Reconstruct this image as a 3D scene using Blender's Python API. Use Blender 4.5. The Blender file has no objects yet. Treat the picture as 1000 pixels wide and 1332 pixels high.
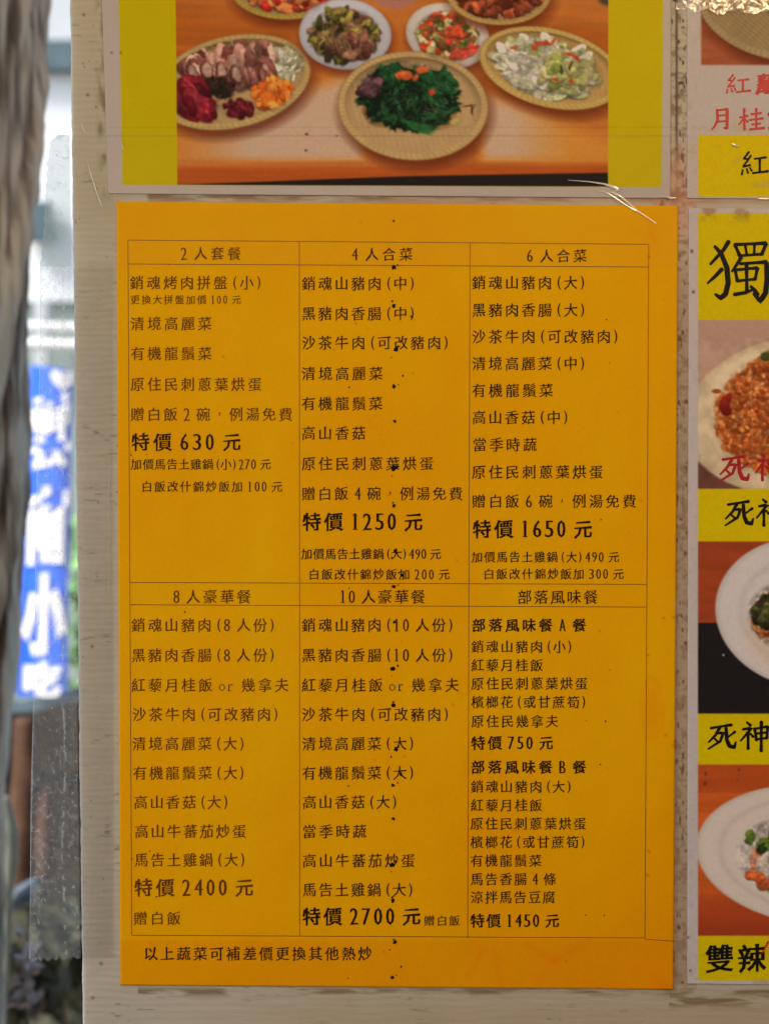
import bpy, bmesh, math, random
import numpy as np
from mathutils import Vector

# ------------------------------------------------------------ camera, sky, sun, exposure
SC = bpy.context.scene
COL = SC.collection
PITCH = math.radians(1.4)
DIST, FOCAL, SENS = 0.8, 52.0, 36.0
CAMZ = DIST * math.tan(PITCH)
cam_d = bpy.data.cameras.new('camera')
cam = bpy.data.objects.new('camera', cam_d)
COL.objects.link(cam)
cam.location = (0, -DIST, CAMZ)
cam.rotation_euler = (math.radians(90) - PITCH, 0, 0)
cam_d.sensor_fit = 'VERTICAL'
cam_d.sensor_height = SENS
cam_d.sensor_width = SENS * .75
cam_d.lens = FOCAL
cam_d.clip_start, cam_d.clip_end = 0.02, 500
cam_d.dof.use_dof = True
cam_d.dof.focus_distance = DIST
cam_d.dof.aperture_fstop = 7.0
SC.camera = cam

SUN_EL, SUN_AZ = math.radians(48), math.radians(-62)      # azimuth from the camera's back towards -x
sun_dir = Vector((math.sin(SUN_AZ) * math.cos(SUN_EL), -math.cos(SUN_AZ) * math.cos(SUN_EL), math.sin(SUN_EL)))
w = bpy.data.worlds.new('World'); SC.world = w; w.use_nodes = True
nt = w.node_tree
bg = nt.nodes['Background']
sky = nt.nodes.new('ShaderNodeTexSky')
sky.sky_type = 'NISHITA'; sky.sun_disc = False
sky.sun_elevation = SUN_EL
sky.sun_rotation = math.atan2(sun_dir.x, sun_dir.y)
sky.air_density = 1.0; sky.dust_density = 3.0; sky.ozone_density = 1.0
nt.links.new(sky.outputs[0], bg.inputs[0])
bg.inputs[1].default_value = 0.12
sd = bpy.data.lights.new('sun', 'SUN'); sd.energy = 2.1; sd.angle = math.radians(12); sd.color = (1, .95, .88)
sun = bpy.data.objects.new('sun', sd); COL.objects.link(sun)
sun.rotation_euler = sun_dir.to_track_quat('Z', 'Y').to_euler()
# the warm bulb that hangs in the stall and glints in the plastic
ld = bpy.data.lights.new('stall_bulb', 'POINT'); ld.energy = 7.0; ld.shadow_soft_size = .035; ld.color = (1, .66, .36)
lamp = bpy.data.objects.new('stall_bulb', ld); COL.objects.link(lamp); lamp.location = (0.44, -0.95, 0.60)

SC.view_settings.view_transform = 'Standard'
SC.view_settings.look = 'None'
SC.view_settings.gamma = 1
SC.view_settings.exposure = 1.25

rng = np.random.default_rng(7)
random.seed(7)

# ------------------------------------------------------------ measuring helpers
def ray(px, py):
    """direction of the sight line through a measured point of the photograph"""
    px = np.asarray(px, float); py = np.asarray(py, float)
    cx = (px - 500) / 1332 * SENS / FOCAL
    cz = (666 - py) / 1332 * SENS / FOCAL
    c, s = math.cos(PITCH), math.sin(PITCH)
    return cx, c + cz * s, cz * c - s

def at(px, py, Y=0.0):
    dx, dy, dz = ray(px, py)
    t = (Y + DIST) / dy
    return np.stack([dx * t, np.broadcast_to(Y, np.shape(t)) + 0 * t, CAMZ + dz * t], -1)

def P(px, py, off=0.0):
    """point on the board's face (y = 0), raised off millimetres towards the viewer"""
    p = at(px, py, 0.0)
    p[..., 1] = -np.asarray(off, float) * .001
    return p

def lin(c):
    c = np.asarray(c, float) / 255.0
    return np.where(c <= .04045, c / 12.92, ((c + .055) / 1.055) ** 2.4)

def rgba(c):
    l = lin(c); return (float(l[0]), float(l[1]), float(l[2]), 1)

def vnoise(X, Y, cell, seed, cy=None):
    """smooth value noise at coordinates X, Y"""
    cy = cy or cell
    r = np.random.default_rng(seed)
    T = r.random((256, 256))
    x = X / cell; y = Y / cy
    xi = np.floor(x).astype(int); yi = np.floor(y).astype(int)
    fx = x - xi; fy = y - yi
    fx = fx * fx * (3 - 2 * fx); fy = fy * fy * (3 - 2 * fy)
    a = T[yi % 256, xi % 256]; b = T[yi % 256, (xi + 1) % 256]
    c = T[(yi + 1) % 256, xi % 256]; d = T[(yi + 1) % 256, (xi + 1) % 256]
    return (a * (1 - fx) + b * fx) * (1 - fy) + (c * (1 - fx) + d * fx) * fy

def fbm(X, Y, cell, seed, cy=None, octs=4):
    v = 0; s = 0; a = 1
    cy = cy or cell
    for i in range(octs):
        v = v + a * vnoise(X, Y, cell, seed + i * 13, cy); s += a; a *= .55; cell = cell / 2; cy = cy / 2
    return v / s

# ------------------------------------------------------------ object helpers
def mesh_obj(name, V, F, mat, parent=None, smooth=False, colors=None):
    me = bpy.data.meshes.new(name)
    V = np.asarray(V, float).reshape(-1, 3)
    if isinstance(F, np.ndarray) and F.ndim == 2:
        k = F.shape[1]
        me.vertices.add(len(V)); me.vertices.foreach_set('co', V.ravel())
        me.loops.add(F.size); me.loops.foreach_set('vertex_index', F.astype(np.int32).ravel())
        me.polygons.add(len(F)); me.polygons.foreach_set('loop_start', np.arange(0, F.size, k, dtype=np.int32))
        me.polygons.foreach_set('loop_total', np.full(len(F), k, dtype=np.int32))
        me.update(calc_edges=True); me.validate()
    else:
        me.from_pydata([tuple(v) for v in V], [], [tuple(f) for f in F]); me.update()
    if smooth: me.polygons.foreach_set('use_smooth', np.ones(len(me.polygons), bool))
    if colors is not None:
        a = me.color_attributes.new('print_colour', 'FLOAT_COLOR', 'POINT')
        a.data.foreach_set('color', np.asarray(colors, np.float32).ravel())
    if mat: me.materials.append(mat)
    o = bpy.data.objects.new(name, me); COL.objects.link(o)
    if parent: o.parent = parent
    return o

def tag(o, label=None, cat=None, group=None, kind=None):
    if label: o['label'] = label
    if cat: o['category'] = cat
    if group: o['group'] = group
    if kind: o['kind'] = kind
    return o

def thing(name, label, cat, group=None):
    o = bpy.data.objects.new(name, None); COL.objects.link(o); o.empty_display_size = .02
    return tag(o, label, cat, group)

def grid_faces(nx, ny):
    i = np.arange(nx - 1)[None, :] + np.arange(ny - 1)[:, None] * nx
    i = i.ravel()
    return np.stack([i, i + nx, i + nx + 1, i + 1], 1)

def quad_uv(q, U, V):
    """bilinear point of quad q = (tl, tr, br, bl) in photograph coordinates"""
    q = np.asarray(q, float)
    x = (q[0, 0] * (1 - U) + q[1, 0] * U) * (1 - V) + (q[3, 0] * (1 - U) + q[2, 0] * U) * V
    y = (q[0, 1] * (1 - U) + q[1, 1] * U) * (1 - V) + (q[3, 1] * (1 - U) + q[2, 1] * U) * V
    return x, y

def sheet(name, q, off, mat, parent, step=3.0, color=None, thick=.3, smooth=True):
    """a sheet of paper: q corner quad, off(x, y) height in mm, color(x, y) -> sRGB 0..255 array"""
    nx = max(2, int(abs(q[1][0] - q[0][0]) / step) + 1); ny = max(2, int(abs(q[3][1] - q[0][1]) / step) + 1)
    U, V = np.meshgrid(np.linspace(0, 1, nx), np.linspace(0, 1, ny))
    x, y = quad_uv(q, U, V)
    h = off(x, y) if callable(off) else np.full_like(x, off)
    top = P(x, y, h).reshape(-1, 3)
    F = grid_faces(nx, ny)
    # skirt = the paper's edge
    rim = np.concatenate([np.arange(nx), np.arange(1, ny) * nx + nx - 1, (ny - 1) * nx + np.arange(nx - 2, -1, -1), np.arange(ny - 2, 0, -1) * nx])
    low = top[rim].copy(); low[:, 1] += thick * .001
    n = len(top); k = len(rim); j = np.arange(k); j2 = (j + 1) % k
    F2 = np.stack([rim[j], rim[j2], n + j2, n + j], 1)
    Vv = np.concatenate([top, low]); F = np.concatenate([F, F2])
    cols = None
    if color is not None:
        c = color(x, y).reshape(-1, 3)
        c = np.concatenate([c, c[rim]])
        cols = np.concatenate([c, np.ones((len(c), 1))], 1)
    return mesh_obj(name, Vv, F, mat, parent, smooth, cols)

# ------------------------------------------------------------ materials
def new_mat(name):
    m = bpy.data.materials.new(name); m.use_nodes = True
    return m, m.node_tree, m.node_tree.nodes['Principled BSDF']

def N(t, kind, **kw):
    n = t.nodes.new(kind)
    for k, v in kw.items(): setattr(n, k, v)
    return n

def bump_chain(t, b, specs):
    """specs: (scale xyz, noise scale, detail, strength, distance)"""
    tc = N(t, 'ShaderNodeTexCoord'); last = None
    for sc, ns, det, st, dist in specs:
        mp = N(t, 'ShaderNodeMapping'); mp.inputs['Scale'].default_value = sc
        t.links.new(tc.outputs['Object'], mp.inputs[0])
        no = N(t, 'ShaderNodeTexNoise'); no.inputs['Scale'].default_value = ns; no.inputs['Detail'].default_value = det
        t.links.new(mp.outputs[0], no.inputs['Vector'])
        bu = N(t, 'ShaderNodeBump'); bu.inputs['Strength'].default_value = st; bu.inputs['Distance'].default_value = dist
        t.links.new(no.outputs['Fac'], bu.inputs['Height'])
        if last: t.links.new(last.outputs[0], bu.inputs['Normal'])
        last = bu
    if last: t.links.new(last.outputs[0], b.inputs['Normal'])
    return last

def print_mat(name, rough=.5, coat=.0, spec=.08, bumps=((( 1, 1, 1), 60, 3, .12, .002),)):
    m, t, b = new_mat(name)
    at_ = N(t, 'ShaderNodeAttribute', attribute_name='print_colour')
    # fine paper mottle
    tc = N(t, 'ShaderNodeTexCoord'); no = N(t, 'ShaderNodeTexNoise'); no.inputs['Scale'].default_value = 900; no.inputs['Detail'].default_value = 3
    t.links.new(tc.outputs['Object'], no.inputs['Vector'])
    mr = N(t, 'ShaderNodeMapRange'); mr.inputs['To Min'].default_value = .93; mr.inputs['To Max'].default_value = 1.07
    t.links.new(no.outputs['Fac'], mr.inputs['Value'])
    vm = N(t, 'ShaderNodeVectorMath', operation='SCALE')
    t.links.new(at_.outputs['Color'], vm.inputs[0]); t.links.new(mr.outputs[0], vm.inputs['Scale'])
    t.links.new(vm.outputs[0], b.inputs['Base Color'])
    b.inputs['Roughness'].default_value = rough; b.inputs['Specular IOR Level'].default_value = spec
    b.inputs['Coat Weight'].default_value = coat; b.inputs['Coat Roughness'].default_value = .22
    bump_chain(t, b, bumps)
    return m

def flat_mat(name, col, rough=.5, spec=.3, coat=0, var=.12, scale=300, bumps=()):
    m, t, b = new_mat(name)
    tc = N(t, 'ShaderNodeTexCoord'); no = N(t, 'ShaderNodeTexNoise'); no.inputs['Scale'].default_value = scale; no.inputs['Detail'].default_value = 4
    t.links.new(tc.outputs['Object'], no.inputs['Vector'])
    cr = N(t, 'ShaderNodeValToRGB')
    c = np.array(rgba(col)[:3])
    cr.color_ramp.elements[0].color = (*(c * (1 - var)), 1); cr.color_ramp.elements[1].color = (*np.minimum(c * (1 + var), 1), 1)
    cr.color_ramp.elements[0].position = .3; cr.color_ramp.elements[1].position = .7
    t.links.new(no.outputs['Fac'], cr.inputs[0]); t.links.new(cr.outputs[0], b.inputs['Base Color'])
    b.inputs['Roughness'].default_value = rough; b.inputs['Specular IOR Level'].default_value = spec; b.inputs['Coat Weight'].default_value = coat
    bump_chain(t, b, bumps)
    return m

M_print = print_mat('laminated_print')
M_orange = print_mat('laminated_orange_paper', rough=.55, coat=0.0, spec=.05, bumps=(((1, 1, 1), 22, 3, .25, .006), ((1, 1, 1), 900, 2, .08, .0004)))
M_board = print_mat('painted_board', rough=.6, coat=0, spec=.3, bumps=(((6, 1, 60), 16, 4, .16, .0012), ((1, 1, 1), 500, 4, .15, .0006)))
M_ink = flat_mat('black_ink', (40, 22, 5), .6, .08, 0, .25, 500)
M_ink_mid = flat_mat('brown_black_ink', (58, 31, 6), .6, .08, 0, .25, 500)
M_ink_sheen = flat_mat('sheen_brown_ink', (104, 60, 10), .6, .08, 0, .2, 400)  # browner ink imitates the laminate's sheen over the left column
M_rule = flat_mat('brown_rule_ink', (110, 55, 14), .5, .25, .2, .3, 600)
M_ink_spot = flat_mat('spot_ink', (20, 10, 5), .5, .12, 0, .2, 300)
M_ink_big = flat_mat('black_caption_ink', (20, 17, 14), .5, .15, 0, .2, 200)
M_red = flat_mat('red_caption_ink', (196, 22, 30), .4, .3, .3, .1, 200)
M_dark_red = flat_mat('dark_red_caption_ink', (176, 20, 32), .4, .3, .3, .1, 200)

# ------------------------------------------------------------ lettering
GLY = {}
def glyph(ch):
    if ch in GLY: return GLY[ch]
    c = bpy.data.curves.new('glyph_source', 'FONT'); c.body = ch; c.size = 1; c.resolution_u = 2
    o = bpy.data.objects.new('glyph_source', c); COL.objects.link(o)
    me = o.to_mesh()
    n = len(me.vertices); co = np.zeros(n * 3); me.vertices.foreach_get('co', co); co = co.reshape(-1, 3)[:, :2]
    F = [tuple(p.vertices) for p in me.polygons]
    o.to_mesh_clear(); bpy.data.objects.remove(o); bpy.data.curves.remove(c)
    # boundary loops: the outward normal of each boundary edge
    cnt = {}
    for f in F:
        for a, b in zip(f, f[1:] + f[:1]):
            cnt.setdefault((min(a, b), max(a, b)), []).append((a, b))
    nx_, pv_ = {}, {}
    for k, l in cnt.items():
        if len(l) == 1: nx_[l[0][0]] = l[0][1]; pv_[l[0][1]] = l[0][0]
    GLY[ch] = (co, F, nx_, pv_)
    return GLY[ch]

def embolden(co, nx_, pv_, ox, oy):
    """push the outline out by ox on upright edges and oy on level ones"""
    out = co.copy()
    for v in range(len(co)):
        if v not in nx_ or v not in pv_: continue
        ns = []
        for a, b in ((pv_[v], v), (v, nx_[v])):
            d = co[b] - co[a]; L = math.hypot(*d)
            if L < 1e-7: continue
            n = np.array([d[1], -d[0]]) / L
            ns.append((n, ox * abs(n[0]) + oy * abs(n[1])))
        if not ns: continue
        if len(ns) == 2 and abs(ns[0][0][0] * ns[1][0][1] - ns[0][0][1] * ns[1][0][0]) > .35:
            d = np.linalg.solve(np.array([ns[0][0], ns[1][0]]), np.array([ns[0][1], ns[1][1]]))
        else:
            nn = sum(n for n, _ in ns); L = math.hypot(*nn)
            d = nn / L * sum(q for _, q in ns) / len(ns) if L > 1e-6 else np.zeros(2)
        m = max(abs(ox), abs(oy)) * 1.8; L = math.hypot(*d)
        if L > m: d = d / L * m
        out[v] = co[v] + d
    return out

def terminals(co, nx_, pv_):
    """give the strokes of a character written ends: pressed on the right, tapering to the lower left"""
    out = co.copy()
    for a, b in nx_.items():
        if b not in nx_ or a not in pv_: continue
        d = co[b] - co[a]; L = math.hypot(*d)
        if not .028 < L < .15: continue
        p0 = co[a] - co[pv_[a]]; p1 = co[nx_[b]] - co[b]
        if p0[0] * d[1] - p0[1] * d[0] < .4 * L * math.hypot(*p0) or d[0] * p1[1] - d[1] * p1[0] < .4 * L * math.hypot(*p1): continue
        if min(math.hypot(*p0), math.hypot(*p1)) < L * .9: continue
        n = np.array([d[1], -d[0]]) / L; m = (co[a] + co[b]) / 2
        if n[0] < -.3 and n[1] < -.3: s_, e_ = .25, .035
        elif n[0] > .6 and abs(n[1]) < .5: s_, e_ = 1.55, .0
        elif n[1] < -.8: s_, e_ = .8, .01
        elif n[0] > .3 and n[1] < -.3: s_, e_ = 1.35, .03
        elif n[1] > .6: s_, e_ = 1.2, .012
        else: s_, e_ = .85, .0
        out[a] = m + (co[a] - m) * s_ + n * e_; out[b] = m + (co[b] - m) * s_ + n * e_
    return out

HALF = set('0123456789()orAB')
def width(ch):
    return .25 if ch == ' ' else (.5 if ch in HALF else 1.0)

SHAPE = {}
def shaped(ch, bold):
    """glyph in a box 0..width x 0..1, with brush-like contrast"""
    key = (ch, bold)
    if key in SHAPE: return SHAPE[key]
    co, F, nx_, pv_ = glyph(ch)
    if ch in HALF:
        lo, hi = co.min(0), co.max(0)
        if ch in '()':
            c2 = (co - lo) / (hi - lo); c2[:, 0] = c2[:, 0] * .20 + (.24 if ch == '(' else .08); c2[:, 1] = c2[:, 1] * .92 + .03
            c2 = embolden(c2, nx_, pv_, .012 + bold * .5, .004)
        elif ch in 'or':
            c2 = (co - lo) / (hi - lo); c2[:, 0] = c2[:, 0] * (.44 if ch == 'o' else .34) + .03; c2[:, 1] = c2[:, 1] * .52 + .08
            c2 = embolden(c2, nx_, pv_, -.004 + bold, -.018 + bold)
        else:
            wd = .18 if ch == '1' else .40
            c2 = (co - lo) / (hi - lo); c2[:, 0] = c2[:, 0] * wd + .25 - wd / 2; c2[:, 1] = c2[:, 1] * .90 + .05
            c2 = embolden(c2, nx_, pv_, .016 + bold * .8, -.022 + bold * .4)
            if ch == '1':
                b_ = .056 + bold * .8
                c2 = np.array([[.25 - b_, .07], [.25 + b_, .07], [.25 + b_, .93], [.25 - b_, .93], [.25 - b_, .84], [.11, .80], [.11, .83]])
                F = [(0, 1, 2, 3), (3, 4, 5, 6)][:1] + [(3, 6, 5, 4)]
        if ch in '1r':       # foot serif
            k = len(c2); y0 = c2[:, 1].min(); xc = .25 if ch == '1' else .11
            s = .12; add = np.array([[xc - s, y0 - .002], [xc + s, y0 - .002], [xc + s, y0 + .045], [xc - s, y0 + .045]])
            c2 = np.concatenate([c2, add]); F = F + [(k, k + 1, k + 2, k + 3)]
    elif ch == '，':
        lo, hi = co.min(0), co.max(0)
        c2 = (co - lo) / (hi - lo); c2[:, 0] = c2[:, 0] * .15 + .40; c2[:, 1] = c2[:, 1] * .28 + .36
    else:
        c2 = co.copy(); c2[:, 1] += .12
        c2 = embolden(c2, nx_, pv_, .012 + bold, -.002 + bold * .7)
        # written characters climb to the right and narrow a little
        c2[:, 1] += .07 * (c2[:, 0] - .5)
        c2[:, 0] = .5 + (c2[:, 0] - .5) * .98
        c2 = terminals(c2, nx_, pv_)
    SHAPE[key] = (c2, F)
    return SHAPE[key]

def text_line(name, s, x0, x1, yc, size, mat, parent, off, bold=0.0, slope=0.0, ratio=1.0, mapper=None):
    n = len([c for c in s if c != ' '])
    tot = sum(width(c) for c in s) * size
    sp = (x1 - x0 - tot) / max(1, n - 1)
    Vs, Fs, base = [], [], 0
    x = x0
    for ch in s:
        if ch != ' ':
            c2, F = shaped(ch, bold)
            jx, jy = rng.normal(0, .004, 2) * size
            vx = x + c2[:, 0] * size + jx
            vy = yc + (.5 - c2[:, 1]) * size * ratio + jy + slope * (vx - x0)
            Vs.append(np.stack([vx, vy], 1)); Fs += [tuple(i + base for i in f) for f in F]; base += len(c2)
        x += width(ch) * size + (sp if ch != ' ' else 0)
    V = np.concatenate(Vs)
    if mapper: pts = mapper(V[:, 0], V[:, 1])
    else: pts = P(V[:, 0], V[:, 1], off(V[:, 0], V[:, 1]) + .10)
    # outline winding: keep faces towards the viewer
    return mesh_obj(name, pts, Fs, mat, parent)

def brush(strokes, box, dest, mat, parent, name, off, wscale=1.3, extra=.10):
    """brush strokes [(x, y, w), ...] drawn in box (x0, y0, x1, y1), laid at dest (x0, y0, x1, y1)"""
    sx = (dest[2] - dest[0]) / (box[2] - box[0]); sy = (dest[3] - dest[1]) / (box[3] - box[1])
    V, F = [], []
    for si, st in enumerate(strokes):
        if wscale > 1.2: st = [(p[0], p[1], p[2] * .72 + 3.6) for p in st]
        pts = np.array([(dest[0] + (p[0] - box[0]) * sx, dest[1] + (p[1] - box[1]) * sy, p[2] * (sx + sy) / 2 * wscale) for p in st], float)
        # smooth the spine
        if len(pts) > 2:
            t = np.linspace(0, len(pts) - 1, (len(pts) - 1) * 4 + 1)
            q = []
            for u in t:
                i = min(int(u), len(pts) - 2); f = u - i
                p0 = pts[max(i - 1, 0)]; p1 = pts[i]; p2 = pts[i + 1]; p3 = pts[min(i + 2, len(pts) - 1)]
                q.append(p1 + .5 * f * (p2 - p0 + f * (2 * p0 - 5 * p1 + 4 * p2 - p3 + f * (3 * (p1 - p2) + p3 - p0))) * .8 + 0 if False else p1 * (1 - f) + p2 * f)
            pts = np.array(q)
        else:
            f = np.linspace(0, 1, 6)[:, None]
            mid = pts[0] * (1 - f) + pts[1] * f
            # pressed start, lighter middle, pressed end
            mid[:, 2] *= 1 - .22 * np.sin(np.pi * f[:, 0])
            pts = mid
        d = np.gradient(pts[:, :2], axis=0); L = np.hypot(d[:, 0], d[:, 1])[:, None]; d = d / np.maximum(L, 1e-6)
        nrm = np.stack([-d[:, 1], d[:, 0]], 1)
        hw = np.maximum(pts[:, 2:3], .3) / 2
        left = pts[:, :2] + nrm * hw; right = pts[:, :2] - nrm * hw
        b = len(V); k = len(pts)
        a0 = pts[0, :2] - d[0] * hw[0] * .7; a1 = pts[-1, :2] + d[-1] * hw[-1] * .7
        poly = [a0] + list(left) + [a1] + list(right[::-1])
        o = off(np.array([p[0] for p in poly]), np.array([p[1] for p in poly])) + extra + si * .012
        pp = P(np.array([p[0] for p in poly]), np.array([p[1] for p in poly]), o)
        V += [tuple(p) for p in pp]
        F.append((b, b + 1, b + 2 * k + 1))
        for i in range(k - 1):
            F.append((b + 1 + i, b + 2 + i, b + 2 * k - i, b + 2 * k + 1 - i))
        F.append((b + k, b + k + 1, b + k + 2))
    return mesh_obj(name, V, F, mat, parent)

def spot(name, cx, cy, r, mat, parent, off, seed, extra=.14):
    q = np.random.default_rng(seed); n = 9
    a = np.linspace(0, 2 * math.pi, n, endpoint=False)
    rr = r * (.65 + .6 * q.random(n))
    x = cx + rr * np.cos(a); y = cy + rr * np.sin(a) * (1 + .2 * q.random())
    o = off(x, y) + extra
    return mesh_obj(name, P(x, y, o), [tuple(range(n))[::-1]], mat, parent)

# ------------------------------------------------------------ print painter (what is printed on the laminated photographs)
class Canvas:
    def __init__(s, x0, y0, x1, y1, ss=2, base=(200, 120, 60)):
        s.x0, s.y0, s.ss = x0, y0, ss
        s.w, s.h = int((x1 - x0) * ss), int((y1 - y0) * ss)
        s.X, s.Y = np.meshgrid(x0 + (np.arange(s.w) + .5) / ss, y0 + (np.arange(s.h) + .5) / ss)
        s.C = np.empty((s.h, s.w, 3)); s.C[:] = base
    def put(s, mask, col):
        if np.ndim(col) == 1: col = np.asarray(col, float)
        s.C += (col - s.C) * mask[..., None]
    def ell(s, cx, cy, a, b, ang=0, soft=1.0):
        t = math.radians(ang); c, n = math.cos(t), math.sin(t)
        u = (s.X - cx) * c + (s.Y - cy) * n; v = -(s.X - cx) * n + (s.Y - cy) * c
        r = np.sqrt((u / a) ** 2 + (v / b) ** 2)
        return np.clip(.5 - (r - 1) * min(a, b) / soft, 0, 1), u, v, r
    def rect(s, x0, y0, x1, y1, soft=1.0):
        return (np.clip(.5 + (s.X - x0) / soft, 0, 1) * np.clip(.5 - (s.X - x1) / soft, 0, 1) *
                np.clip(.5 + (s.Y - y0) / soft, 0, 1) * np.clip(.5 - (s.Y - y1) / soft, 0, 1))
    def blob(s, cx, cy, a, b, ang, col, soft=1.2, shade=.35, alpha=1.0, hi=0, clip=None):
        m = max(a, b) + 3
        i0 = max(0, int((cy - m - s.y0) * s.ss)); i1 = min(s.h, int((cy + m - s.y0) * s.ss) + 1)
        j0 = max(0, int((cx - m - s.x0) * s.ss)); j1 = min(s.w, int((cx + m - s.x0) * s.ss) + 1)
        if i1 <= i0 or j1 <= j0: return
        X = s.X[i0:i1, j0:j1]; Y = s.Y[i0:i1, j0:j1]
        t = math.radians(ang); c, n = math.cos(t), math.sin(t)
        u = (X - cx) * c + (Y - cy) * n; v = -(X - cx) * n + (Y - cy) * c
        r = np.sqrt((u / a) ** 2 + (v / b) ** 2)
        mk = np.clip(.5 - (r - 1) * min(a, b) / soft, 0, 1) * alpha
        if clip is not None: mk = mk * clip[i0:i1, j0:j1]
        f = 1 + shade * (.35 - (Y - cy) / max(b, a) * .5) - shade * .7 * np.clip(r - .55, 0, 1)
        colr = np.asarray(col, float)[None, None] * f[..., None]
        if hi: colr = colr + hi * np.exp(-((u / a + .25) ** 2 + (v / b + .3) ** 2) * 9)[..., None]
        s.C[i0:i1, j0:j1] += (colr - s.C[i0:i1, j0:j1]) * mk[..., None]
    def line(s, pts, wd, col, alpha=1.0, shade=.2):
        for (xa, ya), (xb, yb) in zip(pts, pts[1:]):
            L = math.hypot(xb - xa, yb - ya)
            s.blob((xa + xb) / 2, (ya + yb) / 2, L / 2 + wd * .4, wd / 2, math.degrees(math.atan2(yb - ya, xb - xa)), col, 1.0, shade, alpha)
    def heap(s, cx, cy, a, b, ang, pal, n, size, seed, elong=1.6, orient=None, spread=60, shade=.5, hi=0, clip=None, alpha=1, edge=.0):
        q = np.random.default_rng(seed); t = math.radians(ang)
        L = []
        for k in range(n):
            r = math.sqrt(q.random()) * (1 - edge); f = q.random() * 2 * math.pi
            u, v = r * a * math.cos(f), r * b * math.sin(f)
            L.append((cx + u * math.cos(t) - v * math.sin(t), cy + u * math.sin(t) + v * math.cos(t)))
        L.sort(key=lambda p: p[1] + q.normal(0, b * .25))
        for x, y in L:
            sz = size * (.6 + .8 * q.random()); c = np.array(pal[q.integers(len(pal))], float) * (.82 + .36 * q.random())
            o = (orient if orient is not None else 0) + q.normal(0, spread)
            s.blob(x, y + sz * .25, sz * elong * 1.05, sz * 1.05, o, c * .45, 2.0, 0, .55 * alpha, clip=clip)
            s.blob(x, y, sz * elong, sz, o, c, 1.1, shade, alpha, hi=hi * q.random(), clip=clip)
    def warp(s, amp, cell, seed, mask):
        """ragged, natural outlines for what was printed inside mask"""
        dx = (fbm(s.X, s.Y, cell, seed) - .5) * 2 * amp * mask; dy = (fbm(s.X, s.Y, cell, seed + 500) - .5) * 2 * amp * mask
        s.C = s.sample(s.X + dx, s.Y + dy)
    def tone(s, mask, seed, amt=.45, sat=.85, gain=.9):
        l = 1 + ((fbm(s.X, s.Y, 5, seed, 5, 3) - .5) * 2 * amt + (fbm(s.X, s.Y, 22, seed + 9, 22, 2) - .5) * amt) * mask
        g = s.C.mean(-1, keepdims=True)
        s.C = (s.C * (1 - mask[..., None] * (1 - sat)) + g * mask[..., None] * (1 - sat)) * l[..., None] * (1 - mask * (1 - gain))[..., None]
    def speck(s, amt, cell, seed, mask=1):
        s.C *= 1 + ((fbm(s.X, s.Y, cell, seed) - .5) * amt * mask)[..., None]
    def sample(s, x, y):
        # box-filtered lookup
        C = s.C
        k = s.ss
        fx = np.clip((x - s.x0) * k - .5, 0, s.w - 1.001); fy = np.clip((y - s.y0) * k - .5, 0, s.h - 1.001)
        ix, iy = fx.astype(int), fy.astype(int); ax = (fx - ix)[..., None]; ay = (fy - iy)[..., None]
        return (C[iy, ix] * (1 - ax) + C[iy, ix + 1] * ax) * (1 - ay) + (C[iy + 1, ix] * (1 - ax) + C[iy + 1, ix + 1] * ax) * ay
    def soften(s, times=1):
        for _ in range(times):
            C = s.C
            C[1:-1] = (C[:-2] + 2 * C[1:-1] + C[2:]) / 4
            C[:, 1:-1] = (C[:, :-2] + 2 * C[:, 1:-1] + C[:, 2:]) / 4

def basket(c, cx, cy, a, b, ang, rimw=7, rim=(196, 170, 110), inner=(186, 158, 108), dx=0, dy=0, stripe=60, stripe_w=3.0):
    m, u, v, r = c.ell(cx + 3, cy + 9, a * 1.02, b * 1.05, ang, 14); c.put(m * .75, (96, 38, 18))
    m, u, v, r = c.ell(cx, cy, a, b, ang, 1.5)
    th = np.arctan2(v / b, u / a)
    tw = .5 + .5 * np.sin(th * (a + b) / 2 * .9 + r * 20)
    col = np.asarray(rim, float) * (.90 + .07 * tw * (.4 + vnoise(c.X, c.Y, 9, 3)) + .08 * (fbm(c.X, c.Y, 12, 4) - .5))[..., None] * (1.0 - .22 * np.clip((r - .97) / .03, 0, 1))[..., None]
    c.put(m, col)
    fr = 1 - rimw / a
    m2, u, v, r2 = c.ell(cx + dx, cy - 1 + dy, a * fr, b * (1 - rimw / b * .95), ang, 1.5)
    t = math.radians(stripe); wv = (c.X * math.cos(t) + c.Y * math.sin(t)) / stripe_w; wv2 = (-c.X * math.sin(t) + c.Y * math.cos(t)) / (stripe_w * 2.2)
    pat = .93 + (.045 * np.sin(wv * 2 * math.pi) + .02 * np.sin(wv2 * 2 * math.pi)) * (.3 + 1.2 * vnoise(c.X, c.Y, 11, 5)) + .10 * (fbm(c.X, c.Y, 30, 6) - .5)
    sh = 1 - .42 * np.clip((r2 - .86) / .14, 0, 1) * np.clip(.35 - v / b * .65, 0, 1)
    c.put(m2, np.asarray(inner, float) * (pat * sh)[..., None])
    return m2

def plate(c, cx, cy, a, b, ang, col=(176, 182, 196), shadow=(110, 50, 30)):
    m, u, v, r = c.ell(cx + 2, cy + 7, a * 1.02, b * 1.05, ang, 12); c.put(m * .75, shadow)
    m, u, v, r = c.ell(cx, cy, a, b, ang, 1.5)
    f = 1.02 - .10 * np.clip(v / b, -1, 1) - .12 * np.clip((r - .92) / .08, 0, 1) - .1 * np.exp(-((r - .74) / .03) ** 2)
    c.put(m, np.asarray(col, float) * f[..., None])
    return m

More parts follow.
